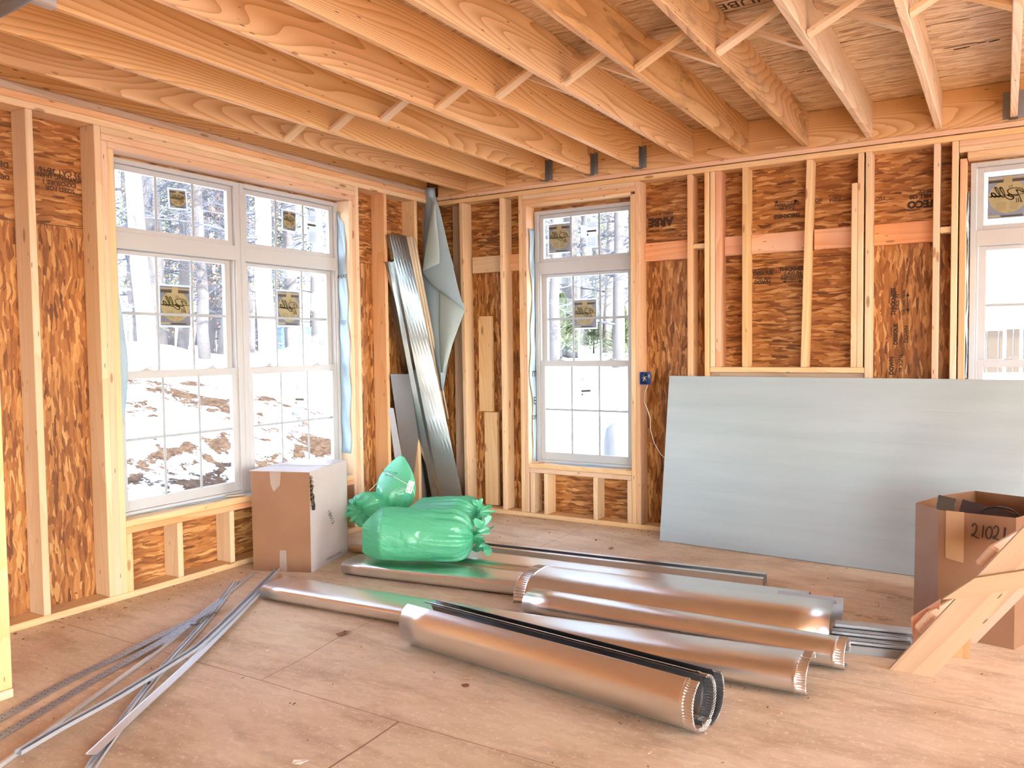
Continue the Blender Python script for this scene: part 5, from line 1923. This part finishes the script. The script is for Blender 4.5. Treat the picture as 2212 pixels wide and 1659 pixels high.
# ---------------- hose and clip at the top left corner
bm = bmesh.new()
tube(bm, smooth_pts([at(-120, 75, 2, 2.71), at(-40, 40, 2, 2.705), at(10, 16, 2, 2.70), at(50, -6, 2, 2.71), at(100, -45, 2, 2.73)], 6), 0.024, 12)
tag(obj('flexible_hose', bm, M['hose']), 'dark grey hose curving across the top left corner under the joists', 'hose')
p = at(78, 14, 2, JB)
r = empty('joist_clip', (JX[2] + 0.019, p.y, JB))
tag(r, 'small white metal clip on the joist at the top left', 'clip')
bpy.context.view_layer.update()
bm = bmesh.new()
bx(bm, (-0.021, -0.045, -0.0025), (0.021, 0.05, -0.0005))
obj('bottom_plate', bm, M['vinyl'], r)
bm = bmesh.new()
poly(bm, [Vector((0.0215, -0.045, 0.0))] + [Vector((0.0215, 0.05 * math.cos(t), 0.005 + 0.06 * math.sin(t))) for t in [PI * i / 10 for i in range(10, -1, -1)]])
o = obj('round_tab', bm, M['vinyl'], r)
o.modifiers.new('sheet', 'SOLIDIFY').thickness = 0.001

# ---------------- bits on the floor
bits = [(740, 1370, 0.050, (0.20, 0.10, 0.05), 'dry_leaf', 'curled dry leaf scrap left of the front roll', 'leaf'),
        (1287, 1167, 0.020, (0.03, 0.03, 0.03), 'black_scrap', 'small black scrap on the floor before the foam sheet', 'scrap'),
        (1005, 1482, 0.024, (0.18, 0.08, 0.04), 'wood_chip', 'dark wood chip in front of the front roll', 'wood chip'),
        (1010, 1466, 0.026, (0.55, 0.36, 0.22), 'wood_chip', 'curled tan wood chip in front of the front roll', 'wood chip'),
        (650, 1648, 0.030, (0.80, 0.70, 0.58), 'paper_scrap', 'pale flat scrap at the bottom edge', 'scrap'),
        (318, 1478, 0.030, (0.14, 0.08, 0.05), 'wood_splinter', 'dark frayed splinter beside the crossing strips', 'scrap'),
        (1320, 1185, 0.035, (0.22, 0.12, 0.07), 'wood_splinter', 'thin dark splinter behind the ducts', 'scrap'),
        (1404, 1627, 0.016, (0.72, 0.52, 0.38), 'foam_crumb', 'pale crumb below the open duct end', 'crumb'),
        (1524, 1584, 0.014, (0.80, 0.62, 0.50), 'foam_crumb', 'pinkish crumb touching the open duct end', 'crumb'),
        (577, 1406, 0.014, (0.85, 0.72, 0.58), 'paper_scrap', 'tiny white scrap left of the floor seam corner', 'scrap')]
for (px, py, s, colr, nme, lab, ct) in bits:
    rr = random.Random(px)
    bm = bmesh.new()
    n = 9
    ring_ = []
    for i in range(n):
        a = 2 * PI * i / n
        q = s * rr.uniform(0.45, 1.1)
        ring_.append(bm.verts.new((q * math.cos(a), q * math.sin(a) * 0.6, rr.uniform(0.002, 0.3 * s))))
    cen = bm.verts.new((0, 0, 0.25 * s))
    for i in range(n): bm.faces.new((cen, ring_[i], ring_[(i + 1) % n]))
    p = at(px, py, 2, 0.001)
    K = Matrix.Translation(p) @ Matrix.Rotation(rr.uniform(0, 3), 4, 'Z')
    o = obj(nme, bm, plain(nme + '_colour', colr, 0.8), mw=K)
    o.modifiers.new('sheet', 'SOLIDIFY').thickness = 0.0012
    tag(o, lab, ct)
bm = bmesh.new()
rr = random.Random(4)
cl = [(1380, 1150, 0.16, 60), (1480, 1455, 0.5, 0)]
spots = []
for i in range(620):
    spots.append((rr.uniform(0.1, 6.0), rr.uniform(-5.2, -0.1)))
for i in range(90):
    p = at(1385, 1152, 2, 0)
    spots.append((p.x + rr.gauss(0, 0.13), p.y + rr.gauss(0, 0.04)))
for i in range(260):
    spots.append((abs(rr.gauss(0.02, 0.13)) + 0.01, rr.uniform(-4.0, -1.9)))
for i in range(100):
    spots.append((rr.uniform(0.3, 2.1), -0.01 - abs(rr.gauss(0.0, 0.12))))
for (x, y) in spots:
    s = rr.uniform(0.003, 0.009)
    a = rr.uniform(0, PI)
    e = Vector((math.cos(a), math.sin(a), 0)) * s
    f = Vector((-math.sin(a), math.cos(a), 0)) * s * rr.uniform(0.2, 0.7)
    c = Vector((x, y, 0.0012 + rr.uniform(0, 0.002)))
    z = Vector((0, 0, rr.uniform(0, 0.003)))
    poly(bm, [c - e - f, c + e - f + z, c + e + f + z, c - e + f], 0 if rr.random() < 0.6 else 1)
o = obj('sawdust', bm, [plain('pale_chips', (0.78, 0.58, 0.40), 0.9), plain('dark_chips', (0.20, 0.10, 0.05), 0.9)])
tag(o, 'scattered wood chips and sawdust over the subfloor', 'sawdust', None, 'stuff')

# ================================================================== OUTSIDE
def ss(a, b, x):
    t = max(0.0, min(1.0, (x - a) / (b - a)))
    return t * t * (3 - 2 * t)


def ground_z(x, y):
    left = ss(-1.5, -10.5, x)
    hill = left * (2.05 - 0.75 * ss(7, 12, y)) * (1 - 0.15 * ss(-12, -30, x))
    back = ss(1.5, 16, y) * 1.5 * (0.12 + 0.88 * (1 - ss(-3, 1.5, x)))
    z = -0.75 + max(hill, back * 1.25) + 0.25 * min(hill, back)
    n1 = noise.noise(Vector((x * 0.35, y * 0.35, 1.3))) * 0.45 + noise.noise(Vector((x * 0.9, y * 0.9, 4.1))) * 0.20 + noise.noise(Vector((x * 2.4, y * 2.4, 7.7))) * 0.08
    return z + n1 * (0.35 + 0.65 * left) * ss(0.3, 3.0, max(-x, y))


def ground(x0, x1, y0, y1, nx, ny):
    bm = bmesh.new()
    g = [[bm.verts.new((x0 + (x1 - x0) * i / nx, y0 + (y1 - y0) * j / ny, ground_z(x0 + (x1 - x0) * i / nx, y0 + (y1 - y0) * j / ny))) for j in range(ny + 1)] for i in range(nx + 1)]
    for i in range(nx):
        for j in range(ny):
            bm.faces.new((g[i][j], g[i + 1][j], g[i + 1][j + 1], g[i][j + 1])).smooth = True
    return bm


bm = ground(-70, 0, -25, 75, 230, 300)
bm2 = ground(0, 60, -40, 75, 60, 100)
for f in bm2.faces:
    pass
me_ = bpy.data.meshes.new('tmp')
bm2.to_mesh(me_)
bm2.free()
bm.from_mesh(me_)
bpy.data.meshes.remove(me_)
for f in [f for f in bm.faces if all(-0.1 < v.co.x < 9.4 and -10.3 < v.co.y < 0.1 for v in f.verts)]:
    for v in f.verts: v.co.z = min(v.co.z, -0.75)
o = obj('snowy_ground', bm, M['snow'], smooth=True)
tag(o, 'snow covered ground with bare dirt patches outside the windows', 'snow', None, 'structure')


def branch_tree(seed, H_=15.0, r0=0.2, lean=0.0, n_br=34, low=2.0, leaves=False):
    rnd = random.Random(seed)
    bt = bmesh.new()
    pts, rad = [], []
    x = y = 0.0
    n = 14
    for i in range(n + 1):
        t = i / n
        pts.append(Vector((x + lean * H_ * t, y, H_ * t)))
        rad.append(r0 * (1 - 0.78 * t))
        x += rnd.gauss(0, 0.05)
        y += rnd.gauss(0, 0.05)
    tube(bt, pts, rad, 8)
    bb = bmesh.new()
    lf = []
    for k in range(n_br):
        h = low + (H_ - low) * (k / n_br) ** 0.9 * 0.97
        t = h / H_
        i = min(n - 1, int(t * n))
        b0 = pts[i].lerp(pts[i + 1], t * n - i)
        a = rnd.uniform(0, 2 * PI)
        L = (1 - t * 0.65) * rnd.uniform(1.6, 3.8)
        d = Vector((math.cos(a), math.sin(a), rnd.uniform(-0.05, 0.5)))
        bp = [b0]
        m_ = 6
        for j in range(m_):
            d = (d + Vector((rnd.gauss(0, 0.16), rnd.gauss(0, 0.16), rnd.gauss(0.02, 0.13)))).normalized()
            bp.append(bp[-1] + d * L / m_)
        br = 0.035 * (1 - 0.5 * t) * r0 / 0.2 + 0.006
        tube(bb, bp, [br * (1 - 0.8 * q / m_) for q in range(m_ + 1)], 4, False)
        for j in range(1, m_ + 1):
            for _ in range(2):
                e = Vector((rnd.gauss(0, 1), rnd.gauss(0, 1), rnd.gauss(0.2, 0.6))).normalized()
                q0 = bp[j]
                q1 = q0 + (d * 0.5 + e).normalized() * rnd.uniform(0.3, 0.8)
                q2 = q1 + (d * 0.3 + e * 0.6 + Vector((rnd.gauss(0, .5), rnd.gauss(0, .5), rnd.gauss(0, .4)))).normalized() * rnd.uniform(0.2, 0.6)
                tube(bb, [q0, q1, q2], [0.011, 0.007, 0.004], 3, False)
                lf.append(q1)
                lf.append(q2)
                q3 = q1 + Vector((rnd.gauss(0, 1), rnd.gauss(0, 1), rnd.gauss(0, .6))).normalized() * 0.35
                tube(bb, [q1, q3], [0.006, 0.004], 3, False)
    bl = None
    if leaves:
        bl = bmesh.new()
        for q in lf:
            for _ in range(leaves):
                c = q + Vector((rnd.gauss(0, .14), rnd.gauss(0, .14), rnd.gauss(0, .1)))
                u_ = Vector((rnd.gauss(0, 1), rnd.gauss(0, 1), rnd.gauss(0, 1))).normalized() * 0.045
                w_ = u_.orthogonal().normalized() * 0.03
                poly(bl, [c - u_, c + w_, c + u_, c - w_])
    return bt, bb, bl


def make_tree(name, seed, mat_t, leaf=None, **k):
    r = empty(name)
    bt, bb, bl = branch_tree(seed, leaves=(k.pop('leaves', 0)), **k)
    obj('trunk', bt, M[mat_t], r, smooth=True)
    obj('branches', bb, M['twig'], r)
    if bl is not None: obj('foliage', bl, M[leaf], r)
    return r


def copy_tree(r):
    c = r.copy()
    COL.objects.link(c)
    for ch in r.children:
        d = ch.copy()
        COL.objects.link(d)
        d.parent = c
    return c


protos = [make_tree('bare_tree', 11, 'bark', H_=15, r0=0.2), make_tree('bare_tree', 23, 'bark', H_=14, r0=0.16, lean=0.06, n_br=40, low=1.2),
          make_tree('bare_tree', 37, 'bark_pale', H_=16, r0=0.2, n_br=30, low=2.5), make_tree('oak_tree', 41, 'bark', 'oak_leaf', H_=11, r0=0.13, n_br=38, low=0.8, leaves=2),
          make_tree('pine_tree', 53, 'bark', 'needle', H_=13, r0=0.18, n_br=44, low=1.5, leaves=7)]
used = set()
# (picture column, distance from camera, proto, scale, label)
TREES = [
    (300, 22, 1, 1.0, 'leaning bare tree seen at the left of the wide window'),
    (322, 17, 2, 0.95, 'pale thick trunk in the left half of the wide window'),
    (344, 20, 0, 1.1, 'dark thick trunk just right of the pale one in the wide window'),
    (392, 21, 1, 0.9, 'slim crooked bare tree right of the dark trunk in the wide window'),
    (445, 19, 0, 0.7, 'slim bare tree near the middle of the wide window'),
    (480, 24, 1, 1.1, 'leaning bare tree beside the mullion of the wide window'),
    (546, 26, 3, 1.0, 'brown-leaved oak just right of the mullion of the wide window'),
    (580, 17, 2, 0.95, 'thick pale trunk in the right half of the wide window'),
    (633, 22, 0, 0.9, 'dark trunk behind the stickers in the right half of the wide window'),
    (688, 20, 0, 0.85, 'trunk at the right edge of the wide window'),
    (460, 27, 3, 1.15, 'brown-leaved oak in the left half of the wide window'),
    (1197, 21, 0, 0.8, 'left trunk seen in the middle window'),
    (1230, 23, 0, 1.25, 'thickest dark trunk seen in the middle window'),
    (1263, 30, 0, 0.9, 'thin distant trunk in the middle window'),
    (1312, 24, 2, 0.75, 'slim pale trunk right of centre in the middle window'),
    (1336, 21, 1, 1.05, 'leaning dark trunk at the right of the middle window'),
    (1353, 23, 2, 0.7, 'bright trunk at the right edge of the middle window'),
]


def place(px, dist, k, s, label, group):
    d = RT * ((px - 1106) / F_PX) + _f
    d.z = 0
    d.normalize()
    p = CAM + d * dist
    if k in used: r = copy_tree(protos[k])
    else:
        r = protos[k]
        used.add(k)
    r.location = (p.x, p.y, ground_z(p.x, p.y) - 0.15)
    r.rotation_euler = (0, 0, (px * 0.37) % 6.28 if k != 1 else (0.9 if px in (300, 480) else 2.2))
    r.scale = (s, s, s)
    tag(r, label, 'tree', group)
    return r


for px, dist, k, s, lab in TREES:
    place(px, dist, k, s, lab, 'near trees outside the windows')
rr = random.Random(9)
for i in range(20):
    px = 250 + 25 * i + rr.uniform(-9, 9)
    k = (0, 4, 1, 3, 2)[i % 5]
    place(px, rr.uniform(31, 50), k, rr.uniform(0.9, 1.3), 'distant %s in the woods behind the snow bank, through the wide window' % ('pine tree' if k == 4 else 'oak tree' if k == 3 else 'bare tree'), 'distant %s trees through the wide window' % ('pine' if k == 4 else 'oak' if k == 3 else 'bare'))
for i in range(11):
    px = 1150 + 22 * i + rr.uniform(-7, 7)
    k = (4, 0, 2, 4, 1)[i % 5]
    place(px, rr.uniform(34, 55), k, rr.uniform(0.9, 1.3), 'distant %s in the woods through the middle window' % ('pine tree' if k == 4 else 'bare tree'), 'distant %s trees through the middle window' % ('pine' if k == 4 else 'bare'))


def evergreen(seed, Ht, Rb):
    rnd = random.Random(seed)
    bm = bmesh.new()
    for i in range(2600):
        t = rnd.random() ** 0.8
        a = rnd.uniform(0, 2 * PI)
        q = Rb * (1 - t) ** 0.8 * (0.45 + 0.6 * rnd.random()) * (0.85 + 0.15 * math.sin(t * 30))
        c = Vector((q * math.cos(a), q * math.sin(a), 0.15 + Ht * t))
        u_ = Vector((math.cos(a), math.sin(a), 0.25)).normalized() * 0.10 + Vector((rnd.gauss(0, .02), rnd.gauss(0, .02), rnd.gauss(0, .02)))
        w_ = Vector((-math.sin(a), math.cos(a), 0)) * 0.02
        poly(bm, [c - u_ * 0.4 - w_, c + u_, c - u_ * 0.4 + w_])
    return bm


pr = None
for (px, dist, Ht, lab) in ((1212, 22, 1.55, 'pale little evergreen at the left of the middle window'), (1283, 24, 1.15, 'small round evergreen in the centre of the middle window'), (1344, 22, 1.35, 'small evergreen at the right of the middle window')):
    d = RT * ((px - 1106) / F_PX) + _f
    d.z = 0
    d.normalize()
    p = CAM + d * dist
    if pr is None:
        pr = empty('small_evergreen')
        obj('foliage', evergreen(3, 1.0, 0.55), M['needle'], pr)
        bm = bmesh.new()
        tube(bm, [(0, 0, 0), (0, 0, 0.9)], [0.03, 0.01], 6)
        obj('trunk', bm, M['bark'], pr)
        r = pr
    else: r = copy_tree(pr)
    r.location = (p.x, p.y, ground_z(p.x, p.y) - 0.05)
    r.scale = (Ht, Ht, Ht)
    r.rotation_euler = (0, 0, px)
    tag(r, lab, 'shrub', 'young evergreens')

# grey covered drum outside the middle window
p = at(1337, 905, 1, 5.0)
gz = ground_z(p.x, p.y)
bm = bmesh.new()
tube(bm, [(0, 0, -0.3), (0, 0, 0.2), (0, 0, 0.75), (0, 0, 0.93), (0, 0, 1.02)], [0.22, 0.23, 0.23, 0.19, 0.08], 24)
o = obj('covered_drum', bm, plain('drum_grey', (0.10, 0.10, 0.10), 0.7, var=0.5), mw=Matrix.Translation((p.x, p.y, gz)))
tag(o, 'grey round-topped drum outside the lower middle window', 'drum')
# blue tarp far behind the snow
p = at(655, 725, 0, -17)
bm = bmesh.new()
bx(bm, (-0.4, -1.3, -1.2), (0.4, 1.6, 0.28), 0.1)
for v in bm.verts: v.co += Vector((0, 0, 0.12 * noise.noise(v.co * 2)))
o = obj('blue_tarp', bm, plain('tarp_blue', (0.04, 0.08, 0.18), 0.5), mw=Matrix.Translation(p))
tag(o, 'blue tarpaulin pile behind the snow, right half of the wide window', 'tarpaulin')

# house across, through the right window
r = empty('neighbour_house', (4.6, 15.0, -0.6))
tag(r, 'bright white house with brown panels seen through the right window', 'house')
bpy.context.view_layer.update()
bm = bmesh.new()
bx(bm, (-2.6, 0, 0), (7.0, 6.0, 4.9))
obj('wall', bm, M['siding'], r)
bm = bmesh.new()
for a, b, c, d in (((-3.0, -0.5, 4.9), (7.4, -0.5, 4.9), (7.4, 3.0, 7.4), (-3.0, 3.0, 7.4)), ((-3.0, 6.5, 4.9), (7.4, 6.5, 4.9), (7.4, 3.0, 7.4), (-3.0, 3.0, 7.4))):
    poly(bm, [a, b, c, d])
o = obj('roof', bm, M['siding'], r)
o.modifiers.new('sheet', 'SOLIDIFY').thickness = 0.12
bm = bmesh.new()
poly(bm, [(-0.68, -0.62, 3.38), (0.9, -0.30, 4.15), (2.5, -0.62, 3.38)])
o = obj('gable', bm, M['roof'], r)
o.modifiers.new('sheet', 'SOLIDIFY').thickness = 0.1
bm = bmesh.new()
bx(bm, (-2.6, -0.10, 2.88), (7.0, -0.005, 2.95))
obj('trim_band', bm, M['roof'], r)
for x0, x1 in ((-0.72, -0.62), (-0.60, -0.40), (-0.38, -0.31), (-0.24, -0.12), (-0.10, 0.0), (0.07, 0.17), (0.19, 0.37), (0.45, 0.60)):
    bm = bmesh.new()
    bx(bm, (x0, -0.06, 1.35), (x1, -0.005, 2.27 + 0.03 * (x0 > -0.3)), 0.006)
    obj('brown_panel', bm, M['door_brown'], r)
